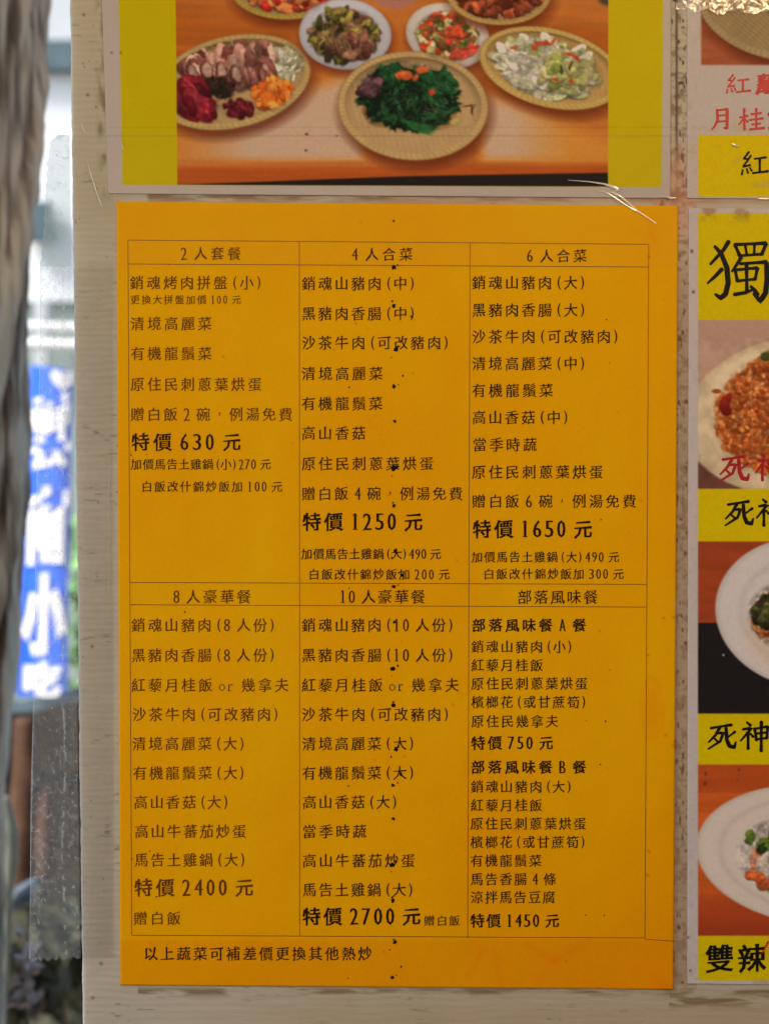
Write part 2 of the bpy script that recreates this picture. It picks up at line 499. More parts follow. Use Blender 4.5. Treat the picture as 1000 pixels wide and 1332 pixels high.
def paint_feast():
    c = Canvas(226, -62, 796, 246, 2, (172, 94, 34))
    X, Y = c.X, c.Y
    # wooden table
    g = fbm(X, Y, 120, 3, 9); c.C *= (.86 + .28 * g)[..., None]
    c.put(np.clip(fbm(X, Y, 160, 9, 60) * 2.0 - .7, 0, 1) * .7, (208, 140, 70))
    # pale window light on the table, as the photograph shows it printed
    m = np.clip((Y - 108 - (400 - X) * .30) / 22, 0, 1) * np.clip((478 - X) / 14, 0, 1) * np.clip((212 - Y) / 10, 0, 1) * np.clip((X - 236) / 90, 0, 1)
    c.put(np.clip((Y - 88 - (400 - X) * .30) / 30, 0, 1) * np.clip((486 - X) / 14, 0, 1) * np.clip((222 - Y) / 12, 0, 1) * .8, (208, 140, 62))
    c.put(m * .95, (196, 172, 152))
    m = np.clip((X - 622) / 14, 0, 1) * np.clip((212 - Y) / 12, 0, 1) * np.clip((Y - 118 - (X - 650) * .35) / 26, 0, 1) * np.clip((745 - X) / 80, 0, 1)
    c.put(np.clip((X - 616) / 14, 0, 1) * np.clip((222 - Y) / 14, 0, 1) * np.clip((Y - 120 - (X - 650) * .35) / 26, 0, 1) * .9, (206, 144, 58))
    c.put(m * .95, (196, 172, 152))
    c.put(c.rect(226, 214, 800, 250, 10) * .9, (176, 84, 30)); c.put(c.rect(226, 212, 560, 218, 5) * .35, (206, 140, 80))
    c.C *= (1 + (fbm(X, Y, 90, 21, 3) - .5) * .18 * (Y > 205))[..., None]
    # dark room behind the table's edge
    c.put(np.clip((Y - (239.5 - np.clip((X - 240) / 290, 0, 1) * 11 - np.clip((X - 530) / 260, 0, 1) * 4.5)) / 2, 0, 1), (30, 23, 25))
    c.put(c.rect(776, -70, 800, 8, 6) * np.clip((X - 770 - Y) / 12, 0, 1), (72, 62, 50))
    # left basket: sliced pork, red sausage, greens, carrot, cabbage
    m2 = basket(c, 303, 107, 103, 60, -13, 8, stripe=20)
    c.heap(366, 84, 26, 20, -20, [(198, 200, 176), (214, 212, 196), (176, 178, 130), (206, 208, 190)], 90, 3.2, 5, 3.2, -40, 30, .3, 30, m2)
    c.heap(300, 82, 62, 26, -8, [(134, 80, 70), (170, 122, 108), (104, 54, 46), (196, 156, 140), (150, 98, 86)], 60, 7, 6, 1.9, 65, 22, .55, 30, m2)
    c.heap(268, 104, 42, 22, 10, [(152, 102, 90), (188, 146, 130), (118, 66, 56)], 30, 7.5, 61, 1.6, 55, 20, .55, 40, m2)
    for k in range(6):
        x = 250 + k * 19; y = 92 - 3 * math.sin(k * 1.3)
        c.blob(x, y + 4, 8, 14, -18 + 6 * (k % 3), (96, 48, 42), 1.5, .3, .9, clip=m2)
        c.blob(x + 1, y + 3, 5.5, 11, -18 + 6 * (k % 3), (190, 152, 138), 2, .35, .9, 20, clip=m2)
    for k in range(4):
        c.blob(322 + k * 11, 99 + k * 1.5, 5, 14, -14, (118, 60, 48), 1.5, .3, .9, clip=m2)
        c.blob(321 + k * 11, 98 + k * 1.5, 3.2, 11, -14, (180, 118, 112), 1.5, .3, .8, 20, clip=m2)
    c.heap(286, 114, 17, 10, 10, [(52, 38, 30), (40, 32, 24), (70, 48, 40)], 60, 3, 7, 2, 0, 60, .3, 0, m2)
    c.heap(253, 128, 31, 20, 22, [(116, 20, 34), (140, 36, 48), (90, 14, 26)], 34, 7, 8, 2.1, 50, 18, .6, 60, m2)
    c.heap(309, 141, 18, 9, 0, [(104, 22, 34), (134, 30, 40), (78, 16, 26)], 34, 4, 9, 1.5, 20, 50, .5, 30, m2)
    c.heap(354, 122, 24, 18, -12, [(232, 112, 28), (214, 92, 20), (240, 138, 50)], 90, 4, 10, 1.6, 0, 60, .5, 20, m2)
    # upper-left basket with glazed meat
    m2 = basket(c, 372, -14, 72, 40, 0, 7, rim=(182, 160, 76))
    c.heap(374, -12, 55, 27, 0, [(176, 56, 30), (198, 96, 50), (120, 34, 20), (206, 120, 60), (170, 30, 26)], 170, 4.5, 11, 1.6, 0, 60, .6, 50, m2)
    # pale bowl at the top
    m = c.ell(514, -24, 38, 36, 0, 2)[0]; c.put(m, (172, 120, 104)); m = c.ell(514, -30, 32, 30, 0, 3)[0]; c.put(m, (150, 82, 66))
    # white plate of red-leaf stir fry
    plate(c, 449, 45, 60, 46, 4)
    c.heap(448, 46, 42, 31, 0, [(92, 92, 36), (120, 78, 60), (70, 76, 26), (132, 92, 72), (58, 48, 30), (150, 140, 60)], 220, 3.6, 12, 2.4, 0, 70, .55, 40)
    c.heap(456, 58, 26, 16, 0, [(134, 86, 66), (112, 66, 52), (150, 104, 84)], 44, 4.5, 13, 1.8, 20, 50, .5, 40)
    for k in range(8): c.line([(420 + k * 4, 38 + k), (424 + k * 5, 60 + k * 2)], 1.6, (168, 160, 96), .8)
    # small white plate
    plate(c, 582, 47, 55, 42, 14, (190, 188, 186))
    c.heap(580, 48, 37, 28, 14, [(188, 176, 96), (204, 84, 36), (120, 76, 46), (200, 190, 140), (96, 110, 36), (214, 60, 36)], 210, 3.4, 14, 2.0, 10, 70, .5, 40)
    c.heap(590, 42, 11, 7, 0, [(226, 84, 40)], 22, 3.4, 15, 1.6, 0, 40, .4, 20)
    c.heap(602, 68, 17, 5, -20, [(200, 40, 34), (214, 80, 60)], 16, 3, 16, 2.6, -20, 20, .4, 30)
    # upper-right basket
    m2 = basket(c, 648, -8, 68, 41, 2, 7, rim=(196, 166, 96))
    c.heap(650, -8, 56, 31, 2, [(140, 58, 32), (112, 40, 24), (166, 78, 44), (96, 40, 22)], 160, 5, 17, 1.8, -10, 50, .6, 40, m2)
    # right basket of cabbage
    m2 = basket(c, 716, 89, 95, 51, 14, 8, rim=(202, 176, 104), inner=(192, 160, 98), stripe=80)
    cab = [(206, 208, 190), (188, 196, 150), (212, 212, 204), (176, 186, 120), (216, 210, 190), (196, 200, 170)]
    c.heap(710, 88, 60, 31, 14, cab, 260, 5.5, 18, 2.6, 20, 60, .2, 25, m2)
    c.heap(684, 92, 28, 18, 30, [(200, 202, 192), (212, 210, 200), (196, 200, 170)], 60, 4.5, 19, 3.0, 30, 30, .2, 12, m2)
    c.heap(735, 90, 32, 20, 14, [(180, 184, 110), (200, 196, 140), (150, 170, 80)], 40, 5, 20, 2, 20, 60, .4, 20, m2)
    for p, wd in (([(692, 64), (702, 56), (714, 57), (722, 52)], 5), ([(734, 70), (744, 72), (752, 80)], 4.5), ([(665, 62), (671, 62)], 5), ([(719, 104), (724, 103)], 4), ([(741, 106), (743, 103)], 5)):
        c.line(p, wd, (222, 84, 40))
    c.line([(729, 86), (730, 95)], 5, (60, 96, 40)); c.line([(740, 90), (743, 82)], 2.5, (90, 70, 30))
    # front basket of dark greens
    m2 = basket(c, 537, 138, 98, 71, 3, 9, rim=(200, 172, 116), inner=(194, 164, 118), stripe=75, stripe_w=3.4)
    c.heap(534, 152, 58, 18, 5, [(150, 110, 60)], 30, 6, 22, 2, 0, 40, .1, 0, m2, .35)
    c.heap(532, 128, 58, 34, 6, [(14, 56, 28), (8, 38, 20), (22, 74, 36), (8, 26, 16), (30, 84, 46)], 700, 2.6, 23, 4.2, 10, 70, .55, 30, m2)
    c.heap(508, 96, 14, 10, 0, [(18, 72, 36), (30, 88, 46)], 70, 2.6, 24, 2.2, 0, 60, .5, 30)
    c.heap(572, 108, 20, 14, 10, [(18, 72, 38), (32, 90, 50)], 80, 2.6, 25, 2.8, 30, 50, .5, 30)
    c.heap(481, 114, 13, 11, -30, [(84, 52, 66), (64, 38, 54), (110, 74, 82)], 36, 4, 26, 1.6, -40, 40, .5, 30)
    q = np.random.default_rng(4)
    for k in range(46):
        x, y = 500 + q.random() * 80, 106 + q.random() * 50; a = q.random() * 6.28; r = 5 + 9 * q.random()
        c.line([(x + r * math.cos(a + t), y + .7 * r * math.sin(a + t)) for t in np.linspace(0, 1.8, 5)], 1.1, (74, 122, 84) if k % 3 else (110, 106, 100), .55)
    for k in range(5): c.line([(520 + k * 3, 154 + k * 2.6), (566 - k * 2, 167 + k * 2)], 3.6, (40, 112, 56))
    c.blob(526, 98, 12, 6.5, 3, (222, 96, 40), 1.2, .35, 1, 20); c.blob(548, 92, 9, 4.5, -5, (216, 98, 46), 1.2, .3); c.blob(541, 101, 3, 5, 0, (206, 90, 50))
    c.blob(562, 121, 4, 5, 20, (196, 60, 40)); c.blob(592, 158, 9, 6, -30, (156, 140, 70), 2, .2, .7); c.blob(591, 158, 6, 4, -30, (190, 164, 116), 2, .1, .8)
    # small burnt mark on the rim side
    c.line([(602, 139), (616, 137)], 1.8, (66, 40, 26)); c.line([(613, 137), (614, 149)], 2.2, (66, 40, 26)); c.line([(617, 138), (612, 146)], 1.2, (66, 40, 26))
    mk = 0
    for e_ in ((366, 84, 30, 26, -20), (300, 88, 66, 34, -8), (253, 128, 36, 26, 22), (286, 114, 20, 13, 10), (309, 141, 22, 12, 0), (354, 122, 27, 22, -12), (374, -12, 60, 32, 0),
               (448, 46, 46, 36, 0), (580, 48, 40, 31, 14), (650, -8, 60, 36, 2), (712, 88, 72, 38, 14), (532, 126, 66, 46, 6)):
        mk = np.maximum(mk, c.ell(*e_, 6)[0])
    c.warp(3.2, 11, 901, mk); c.warp(1.3, 4, 902, mk); c.tone(mk, 903, .26, .88, .84)
    for x, y, r in ((399, 175, 1.6), (398, 196, 1.4), (438, 177, 1.0)): c.blob(x, y, r * 1.3, r, 0, (80, 60, 44), 1, 0)
    c.speck(.08, 2.2, 77); c.soften(3)
    return c

def paint_right_top():
    c = Canvas(890, -64, 1200, 262, 2, (184, 177, 174))
    X, Y = c.X, c.Y
    ph = c.rect(911, -60, 1182, 85, 3)
    keep = c.C.copy()
    c.put(np.ones_like(X), (158, 88, 58)); c.C *= (.85 + .3 * fbm(X, Y, 80, 5, 8))[..., None]
    m2 = basket(c, 1022, 4, 118, 76, 8, 9, rim=(170, 150, 112), inner=(158, 138, 100), stripe=130, stripe_w=5)
    c.heap(1060, 0, 60, 42, 5, [(110, 100, 92), (88, 74, 66), (132, 118, 104), (96, 60, 56), (62, 76, 40)], 200, 6, 31, 1.6, 0, 60, .5, 30, m2)
    c.heap(1042, 10, 20, 16, 5, [(134, 116, 104), (106, 70, 70)], 30, 6, 32, 1.6, 0, 60, .5, 20, m2)
    c.C = keep + (c.C - keep) * ph[..., None]
    c.put(c.rect(907, 176, 1186, 256, 1.2), (205, 183, 0))
    c.put(np.clip((fbm(X, Y, 30, 55, 12) - .62) * 3, 0, .5) * (Y > 150), (176, 160, 120))
    c.speck(.06, 3, 78)
    return c

def paint_right_bottom():
    c = Canvas(890, 266, 1200, 1286, 2, (186, 180, 182))
    X, Y = c.X, c.Y
    yel = (203, 183, 0)
    q = np.random.default_rng(33)
    # fried rice
    def photo(y0, y1, fn):
        keep = c.C.copy(); fn(); ph = c.rect(907, y0, 1186, y1, 1.2); c.C = keep + (c.C - keep) * ph[..., None]
    def rice():
        c.put(c.rect(890, 400, 1200, 650), (176, 146, 132)); c.put(c.rect(890, 590, 1200, 650, 30), (104, 66, 58))
        m, u, v, r = c.ell(1040, 540, 152, 103, -8, 2)
        c.put(m, np.array((206, 190, 160.)) * (1 - .10 * np.clip((r - .9) / .1, 0, 1) + .04 * np.clip(-v / 100, -1, 1))[..., None])
        c.put(c.ell(1052, 545, 108, 78, -8, 8)[0] * .7, (190, 120, 66))
        pal = [(186, 96, 40), (204, 120, 58), (160, 72, 28), (214, 140, 80), (172, 84, 34)]
        c.heap(1064, 536, 134, 92, -6, pal, 5200, 1.8, 34, 1.7, 0, 80, .4, 14)
        c.C[int((440-266)*2):int((640-266)*2)] *= (1 + (fbm(X, Y, 18, 44) - .5) * .35)[int((440-266)*2):int((640-266)*2), :, None]
        mk = c.ell(1064, 536, 140, 97, -6, 6)[0]; c.warp(6, 26, 910, mk); c.warp(3, 9, 911, mk); keep2 = c.C.copy(); c.soften(6); c.C = c.C * .6 + keep2 * .4; c.tone(mk, 913, .20, 1, .92)
        for k in range(90):
            a = q.random() * 6.28; rr = .5 + .45 * q.random()
            c.blob(1055 + 118 * rr * math.cos(a), 540 + 82 * rr * math.sin(a), 3, 2.2, q.random() * 180, [(120, 48, 24), (140, 70, 34), (204, 140, 80)][k % 3], 1, .4)
        c.blob(942, 526, 7, 11, 15, (112, 28, 24), 1.5, .5, 1, 12); c.blob(944, 535, 7, 6, 0, (100, 20, 20)); c.blob(947, 517, 4, 6, 10, (130, 30, 26))
        c.blob(995, 464, 7, 6, 0, (58, 70, 30)); c.blob(931, 509, 6, 3, 0, (140, 70, 30))
        c.line([(975, 480), (977, 545), (978, 590)], 1.3, (170, 140, 110), .6)
    def dish():
        c.put(c.rect(890, 690, 1200, 940), (30, 28, 30))
        m = np.clip((-(Y - 790) + (X - 907) * -1.45 + 58 + 0) / 3 + .5, 0, 1); c.put(m * (Y < 810), np.array((152, 66, 34.)) * (.85 + .3 * fbm(X, Y, 60, 41, 8))[..., None])
        c.put(np.clip((750 - Y - (X - 960) * .0) / 40, 0, 1) * np.clip((960 - X) / 30, 0, 1), (150, 66, 36))
        m, u, v, r = c.ell(1050, 797, 121, 98, 8, 2)
        c.put(m, np.array((204, 200, 202.)) * (1 - .10 * np.clip((r - .93) / .07, 0, 1) - .05 * np.exp(-((r - .72) / .04) ** 2))[..., None])
        c.put(c.ell(1040, 820, 60, 50, 0, 40)[0] * .35, (206, 160, 90))
        c.heap(1030, 805, 48, 38, 0, [(206, 130, 60), (190, 96, 50), (220, 160, 90)], 240, 5, 42, 1.6, 0, 60, .5, 40)
        c.heap(1022, 796, 40, 22, 0, [(60, 78, 34), (40, 52, 28), (90, 90, 50), (70, 50, 34)], 240, 4.5, 43, 1.8, 0, 60, .5, 30)
        mk = c.ell(1028, 800, 56, 46, 0, 6)[0]; c.warp(5, 8, 921, mk); c.tone(mk, 923, .45, .9, .85)
        c.blob(940, 852, 1.4, 1.4, 0, (150, 160, 180))
    def tofu():
        c.put(c.rect(890, 985, 1200, 1230), np.array((192, 90, 36.)) * (.85 + .3 * fbm(X, Y, 80, 51, 10))[..., None])
        c.put(np.clip((Y - 1150) / 60, 0, 1) * .9, (150, 56, 32)); c.put(c.rect(890, 985, 1200, 1031, 4) * .4, (150, 62, 26))
        m, u, v, r = c.ell(1060, 1112, 156, 91, 6, 2)
        c.put(m, np.array((206, 196, 188.)) * (1 - .08 * np.clip((r - .95) / .05, 0, 1) - .05 * np.exp(-((r - .80) / .03) ** 2))[..., None])
        c.heap(1040, 1122, 62, 42, 0, [(196, 120, 90), (176, 90, 64), (210, 150, 120), (206, 96, 50)], 200, 6, 52, 1.5, 0, 60, .5, 40)
        c.heap(1028, 1095, 52, 14, -14, [(60, 96, 32), (44, 70, 28), (90, 120, 40)], 90, 5, 53, 1.5, 0, 60, .5, 30)
        c.blob(974, 1088, 7, 9, 10, (84, 110, 36), 1.5, .5, 1, 20)
        c.blob(1004, 1125, 22, 20, 0, (214, 202, 186), 2, .2)
        mk = c.ell(1028, 1112, 70, 50, 0, 6)[0]; c.warp(5, 8, 931, mk); c.tone(mk, 933, .4, .9, .9)
        c.heap(980, 1140, 12, 6, 20, [(190, 76, 34), (206, 100, 50)], 14, 3, 54, 1.8, 20, 40, .5, 20)
    photo(416, 636, rice); photo(704, 929, dish); photo(994, 1217, tofu)
    for a, b in ((278, 416), (636, 704), (928, 994), (1217, 1275)): c.put(c.rect(907, a, 1186, b, 1.2), yel)
    c.put(np.clip((fbm(X, Y, 26, 56, 18) - .60) * 3, 0, .4) * (Y > 1215), (150, 138, 96))
    c.put(np.clip((fbm(X, Y, 20, 57, 14) - .55) * 4, 0, .7) * np.clip((292 - Y) / 12, 0, 1), (150, 120, 84))
    for x, y, r in ((916, 1019, 2.5), (917, 1006, 2), (960, 1001, 1.6), (958, 1015, 1.3), (899, 327, 2), (901, 380, 1.8), (894, 1219, 1.5), (897, 1262, 1.4)):
        c.blob(x, y, r, r * 1.2, 0, (110, 50, 30), 1, 0, .8)
    c.speck(.06, 3, 79); c.soften(2)
    return c

# ------------------------------------------------------------ heights above the board (mm)
def wave_orange(x, y): return .62 + .5 * (fbm(x + 40, y, 230, 101, 170, 3) - .5) + .12 * (fbm(x, y, 60, 102) - .5)
def wave_top(x, y): return .66 + .4 * (fbm(x + 900, y, 260, 103, 150, 3) - .5)
def wave_right(x, y): return .62 + .4 * (fbm(x + 1500, y, 200, 104, 170, 3) - .5)

PAPER = 1.22      # print gain: photograph brightness to paper reflectance
def refl(c, k=PAPER): return np.minimum(lin(c) * k, .86)

# ------------------------------------------------------------ the setting: ground; unseen awning, wall and counter added to shape the light
M_ground = flat_mat('worn_concrete', (128, 122, 112), .85, .2, 0, .25, 6, (((1, 1, 1), 40, 5, .3, .01),))
g = mesh_obj('ground', [(-40, -40, -1.3), (40, -40, -1.3), (40, 60, -1.3), (-40, 60, -1.3)], [(0, 1, 2, 3)], M_ground)
tag(g, kind='structure')

def box_mesh(x0, x1, y0, y1, z0, z1, bev=0.0):
    bm = bmesh.new()
    bmesh.ops.create_cube(bm, size=1)
    for v in bm.verts:
        v.co = ((x0 + x1) / 2 + v.co.x * (x1 - x0), (y0 + y1) / 2 + v.co.y * (y1 - y0), (z0 + z1) / 2 + v.co.z * (z1 - z0))
    if bev: bmesh.ops.bevel(bm, geom=bm.edges[:], offset=bev, segments=2, profile=.7, affect='EDGES')
    me = bpy.data.meshes.new('box'); bm.to_mesh(me); bm.free()
    return me

def box_obj(name, dims, mat, parent=None, bev=0.0):
    me = box_mesh(*dims, bev); me.materials.append(mat)
    o = bpy.data.objects.new(name, me); me.name = name; COL.objects.link(o)
    if parent: o.parent = parent
    return o

M_canvas = flat_mat('awning_canvas', (150, 140, 122), .9, .1, 0, .1, 20)
M_steel = flat_mat('grey_steel', (120, 124, 126), .45, .4, 0, .1, 40)
aw = thing('awning', 'unseen beige canvas awning on thin steel posts added to shade the menu board', 'awning')  # out of view, added to keep sun and overhead sky off the board
box_obj('canvas', (-1.3, 2.4, -3.0, .12, .86, .875), M_canvas, aw, .004)
for px_, py_ in ((2.3, -2.9), (2.3, .05)): box_obj('post', (px_ - .02, px_ + .02, py_ - .02, py_ + .02, -1.3, .86), M_steel, aw, .004)

M_shade = flat_mat('dark_shade_timber', (74, 58, 44), .8, .2, 0, .3, 12)
sw = thing('added_shade_wall', 'unseen dark plank wall added to shade the right of the posters', 'wall')  # out of view, added to dim the right side of the board
for i in range(8): box_obj('plank', (.52, .55, -1.75 + i * .235, -1.52 + i * .235, -1.3, .86), M_shade, sw, .003)
sc_ = thing('added_shade_counter', 'unseen dark timber counter added to darken the foot of the menu board', 'counter')  # out of view, added to block ground bounce below the board
box_obj('top', (-.40, .52, -.78, -.02, -.35, -.32), M_shade, sc_, .004)
box_obj('front_panel', (-.38, .52, -.76, -.73, -1.3, -.35), M_shade, sc_, .003)

# ------------------------------------------------------------ the board
BX0 = lambda y: 90.5 + np.asarray(y, float) * .0128
def board_colour(x, y):
    # ridged, once white paint gone grey, with grime along the old tape edges
    base = np.ones(x.shape + (3,)) * np.array((168, 163, 146.))
    n = fbm(x, y, 160, 201, 220, 4)
    base *= (.93 + .14 * n)[..., None]
    grey = np.array((164, 159, 146.))
    t = np.clip((y - 330) / 120, 0, 1)[..., None]; base = base * (1 - t * .6) + grey * t * .6
    rid = fbm(x + 30 * fbm(x, y, 90, 7), y, 40, 202, 5.0, 2)
    base *= (.97 + .06 * rid)[..., None]
    ph_ = 3.2 * fbm(x, y, 60, 215, 40, 3)
    base *= (1 + .022 * np.sin(2 * math.pi * y / 8.7 + ph_ * 2) * (.4 + fbm(x, y, 30, 216, 12)))[..., None]
    dash = np.clip((fbm(x, y, 14, 203, 2.6, 2) - .68) * 6, 0, 1) * np.clip((fbm(x, y, 40, 204) - .45) * 4, 0, 1)
    base *= (1 - .28 * dash)[..., None]
    def grime_shade(m, c=(96, 80, 54)): 
        m = np.clip(m, 0, 1)[..., None]; return base * (1 - m) + np.array(c, float) * m
    # yellow-green tape residue on the upper left strip
    m = np.clip((320 - y) / 40, 0, 1) * (.25 + .5 * fbm(x, y, 50, 205, 90)) * (x < 160); base = grime_shade(m * .55, (156, 146, 112))
    # vertical dirt beside the top poster
    m = np.exp(-((x - 131 - y * .035) / 7) ** 2) * np.clip((fbm(x, y, 9, 206, 26) - .45) * 4, 0, 1) * np.clip((265 - y) / 30, 0, 1); base = grime_shade(m * .65, (92, 82, 56))
    # gap between the posters
    m = np.exp(-((y - 256) / 6) ** 2) * (x > 190) * np.clip((fbm(x, y, 40, 207, 5) - .38) * 4, 0, 1); base = grime_shade(m * .85, (116, 86, 56))
    m = np.exp(-((y - 257) / 8) ** 2) * (x > 500) * .5; base = grime_shade(m, (168, 128, 104))
    # channel between the orange sheet and the right posters
    ch = ((x > 850) & (x < 905)) * np.clip((1288 - y) / 10, 0, 1)
    m = np.exp(-((x - 879.5) / 1.6) ** 2) * np.clip((230 - y) / 60, .25, 1) * ch; base = grime_shade(m * .8, (52, 40, 28))
    m = ch * np.clip((fbm(x, y, 7, 208, 7, 3) - .50) * 4, 0, 1); base = grime_shade(m * .45, (88, 58, 34))
    m = ch * np.clip((fbm(x, y, 4, 209, 9, 2) - .70) * 9, 0, 1); base = grime_shade(m * .8, (52, 32, 18))
    m = ch * np.clip((y - 170) / 50, 0, 1) * np.clip((330 - y) / 30, 0, 1); base = grime_shade(m * .45, (186, 128, 104))
    m = ch * .42 * np.clip((y - 300) / 60, 0, 1); base = grime_shade(m, (138, 104, 74))
    # dried glue line under the orange sheet
    m = np.exp(-((y - 1290) / 5) ** 2) * np.clip((fbm(x, y, 44, 210, 6, 3) - .46) * 7, 0, 1) * (x > 180); base = grime_shade(m * .8, (104, 88, 60))
    m = np.exp(-((y - 1287) / 4) ** 2) * (x > 530) * (x < 880); base = grime_shade(m * .35 * fbm(x, y, 30, 217, 4), (92, 78, 58))
    m = np.exp(-((y - 1302 + (x - 900) * .02) / 9) ** 2) * (x > 870) * np.clip((fbm(x, y, 30, 211, 6, 3) - .42) * 5, 0, 1); base = grime_shade(m * .8, (92, 76, 52))
    ed = np.exp(-(x - BX0(y)) / 7.0)[..., None] * .5; base = base * (1 - ed) + np.array((196, 194, 190.)) * ed  # pale rim painted as background light catching the left edge
    wm = np.clip((y - 1270) / 50, 0, 1) * np.clip((x - 200) / 200, 0, 1); base = grime_shade(wm * .35, (150, 126, 88))  # light falloff painted in: warmer and darker towards the lower right
    # scattered fly specks
    sp = np.random.default_rng(5)
    for k in range(70):
        sx, sy, r = 95 + sp.random() * 60, sp.random() * 1332, .8 + 1.3 * sp.random() ** 3
        if sy > 340 and sp.random() < .6: continue
        m = np.exp(-(((x - sx) ** 2 + (y - sy) ** 2) / r ** 2)); base = grime_shade(m * .7, (70, 56, 36))
    m = np.exp(-((x - 131) / 4) ** 2 - ((y - 168) / 9) ** 2) + .8 * np.exp(-((x - 136) / 3) ** 2 - ((y - 203) / 4) ** 2); base = grime_shade(m * .55, (84, 74, 50))
    return base

# board: fine grid where it shows, with a rounded left edge and real thickness
ys = np.arange(-90, 1440, 1.6)
xs = np.concatenate([np.arange(0, 74, 1.2), np.arange(76, 750, 5.), np.arange(752, 822, 1.2), np.arange(824, 1160, 5.)])
Xg, Yg = np.meshgrid(xs, ys)
Xp = BX0(Yg) + Xg
e = np.clip(1 - Xg / 4.0, 0, 1)
off_b = -1.8 * (1 - np.sqrt(np.clip(1 - e ** 2, 0, 1)))
off_b = off_b + .10 * (fbm(Xp, Yg, 60, 212, 5.0, 2) - .5)
wob = (fbm(Xp * 0, Yg, 8, 213, 16, 3) - .5) * 2.2 * np.clip(1 - Xg / 8, 0, 1)
top = P(Xp + wob, Yg, off_b)
nx, ny = len(xs), len(ys)
rim = np.concatenate([np.arange(nx), np.arange(1, ny) * nx + nx - 1, (ny - 1) * nx + np.arange(nx - 2, -1, -1), np.arange(ny - 2, 0, -1) * nx])
tv = top.reshape(-1, 3); low = tv[rim].copy(); low[:, 1] = .012
k = len(rim); j = np.arange(k); j2 = (j + 1) % k; n0 = len(tv)
Fb = np.concatenate([grid_faces(nx, ny), np.stack([rim[j], rim[j2], n0 + j2, n0 + j], 1)])
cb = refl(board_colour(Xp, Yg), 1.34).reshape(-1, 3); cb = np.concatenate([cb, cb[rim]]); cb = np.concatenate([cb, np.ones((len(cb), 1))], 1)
board = thing('menu_board', 'grey white ridged painted board carrying all the menu sheets', 'board')
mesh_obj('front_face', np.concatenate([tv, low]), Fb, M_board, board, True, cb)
M_wood = flat_mat('raw_batten_wood', (140, 112, 80), .8, .2, 0, .2, 60, (((20, 20, 1), 20, 4, .3, .001),))
for bx in (.02, .33): box_obj('batten', (bx - .02, bx + .02, .0125, .035, -1.3, .29), M_wood, board, .002)

# ------------------------------------------------------------ orange price list
def orange_colour(x, y):
    c = np.ones(x.shape + (3,)) * np.array((229, 147, 0.))
    c *= (.955 + .07 * fbm(x, y, 130, 301, 260) + .02 * fbm(x, y, 14, 305, 300))[..., None]
    # paler, yellower patches and a streak standing in for the laminate's sheen
    sheen = np.clip(fbm(x, y, 150, 306, 220, 3) * 2.4 - 1.0, 0, 1) + .7 * np.exp(-((x - 345) / 26) ** 2) * np.clip((y - 430) / 200, 0, 1) * np.clip((1150 - y) / 200, 0, 1)
    c = c + np.array((3, 6, 0.)) * np.clip(sheen, 0, 1.2)[..., None]
    def put(m, col, base): m = np.clip(m, 0, 1)[..., None]; return base * (1 - m) + np.array(col, float) * m
    # thumb-shaped oil stain near the right edge, streaks at the foot
    q = ((x - 847) / 15) ** 2 + ((y - 922) / 40) ** 2
    c = put(np.clip(1.1 - q, 0, 1) * .16 + np.clip(1 - abs(q - 1) * 4, 0, 1) * .14, (176, 86, 10), c)
    c = put(np.exp(-((x - 845 + (y - 300) * -.25) / 7) ** 2) * np.clip(1 - abs(y - 305) / 30, 0, 1) * .25, (196, 110, 20), c)
    for (xa, ya, xb, yb, wd, s) in ((608, 1270, 628, 1235, 4, .22), (642, 1235, 652, 1285, 4, .18), (685, 1228, 720, 1250, 5, .2), (720, 1250, 765, 1222, 5, .2), (720, 1248, 700, 1275, 5, .14), (852, 1275, 868, 1284, 6, .3)):
        dx, dy = xb - xa, yb - ya; L2 = dx * dx + dy * dy
        t = np.clip(((x - xa) * dx + (y - ya) * dy) / L2, 0, 1); d = np.hypot(x - xa - t * dx, y - ya - t * dy)
        c = put(np.exp(-(d / wd) ** 2) * s, (170, 92, 8), c)
    # soaked band under the glue line, deepened further to paint in the dimmer foot
    c = put(np.clip((y - 1221) / 3, 0, 1) * .30, (220, 124, 0), c)
    c = put(np.clip((y - 900) / 380, 0, 1) * np.clip((x - 250) / 600, 0, 1) * .30, (196, 104, 0), c)  # dimming light painted into the lower right of the sheet
    c = put(np.clip((fbm(x, y, 60, 303) - .55) * 3, 0, 1) * .10, (206, 132, 20), c)
    q = np.random.default_rng(8)
    for k in range(60):
        sx, sy, r = 160 + 710 * q.random(), 270 + 1000 * q.random(), .7 + .8 * q.random()
        c = put(np.exp(-((x - sx) ** 2 + (y - sy) ** 2) / r ** 2) * .55, (120, 70, 10), c)
    for sx, sy in ((865, 956), (877, 965), (875, 970), (842, 852), (843, 1107), (842, 1138), (843, 334), (862, 804), (875, 803)):
        c = put(np.exp(-((x - sx) ** 2 + (y - sy) ** 2) / 2.2) * .7, (120, 46, 10), c)
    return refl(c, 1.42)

lst = thing('price_list_sheet', 'large laminated orange set menu sheet with six ruled columns of black text', 'menu sheet')
sheet('paper', [(152, 262.5), (881, 268), (875, 1286.5), (157, 1281)], wave_orange, M_orange, lst, 2.2, orange_colour)

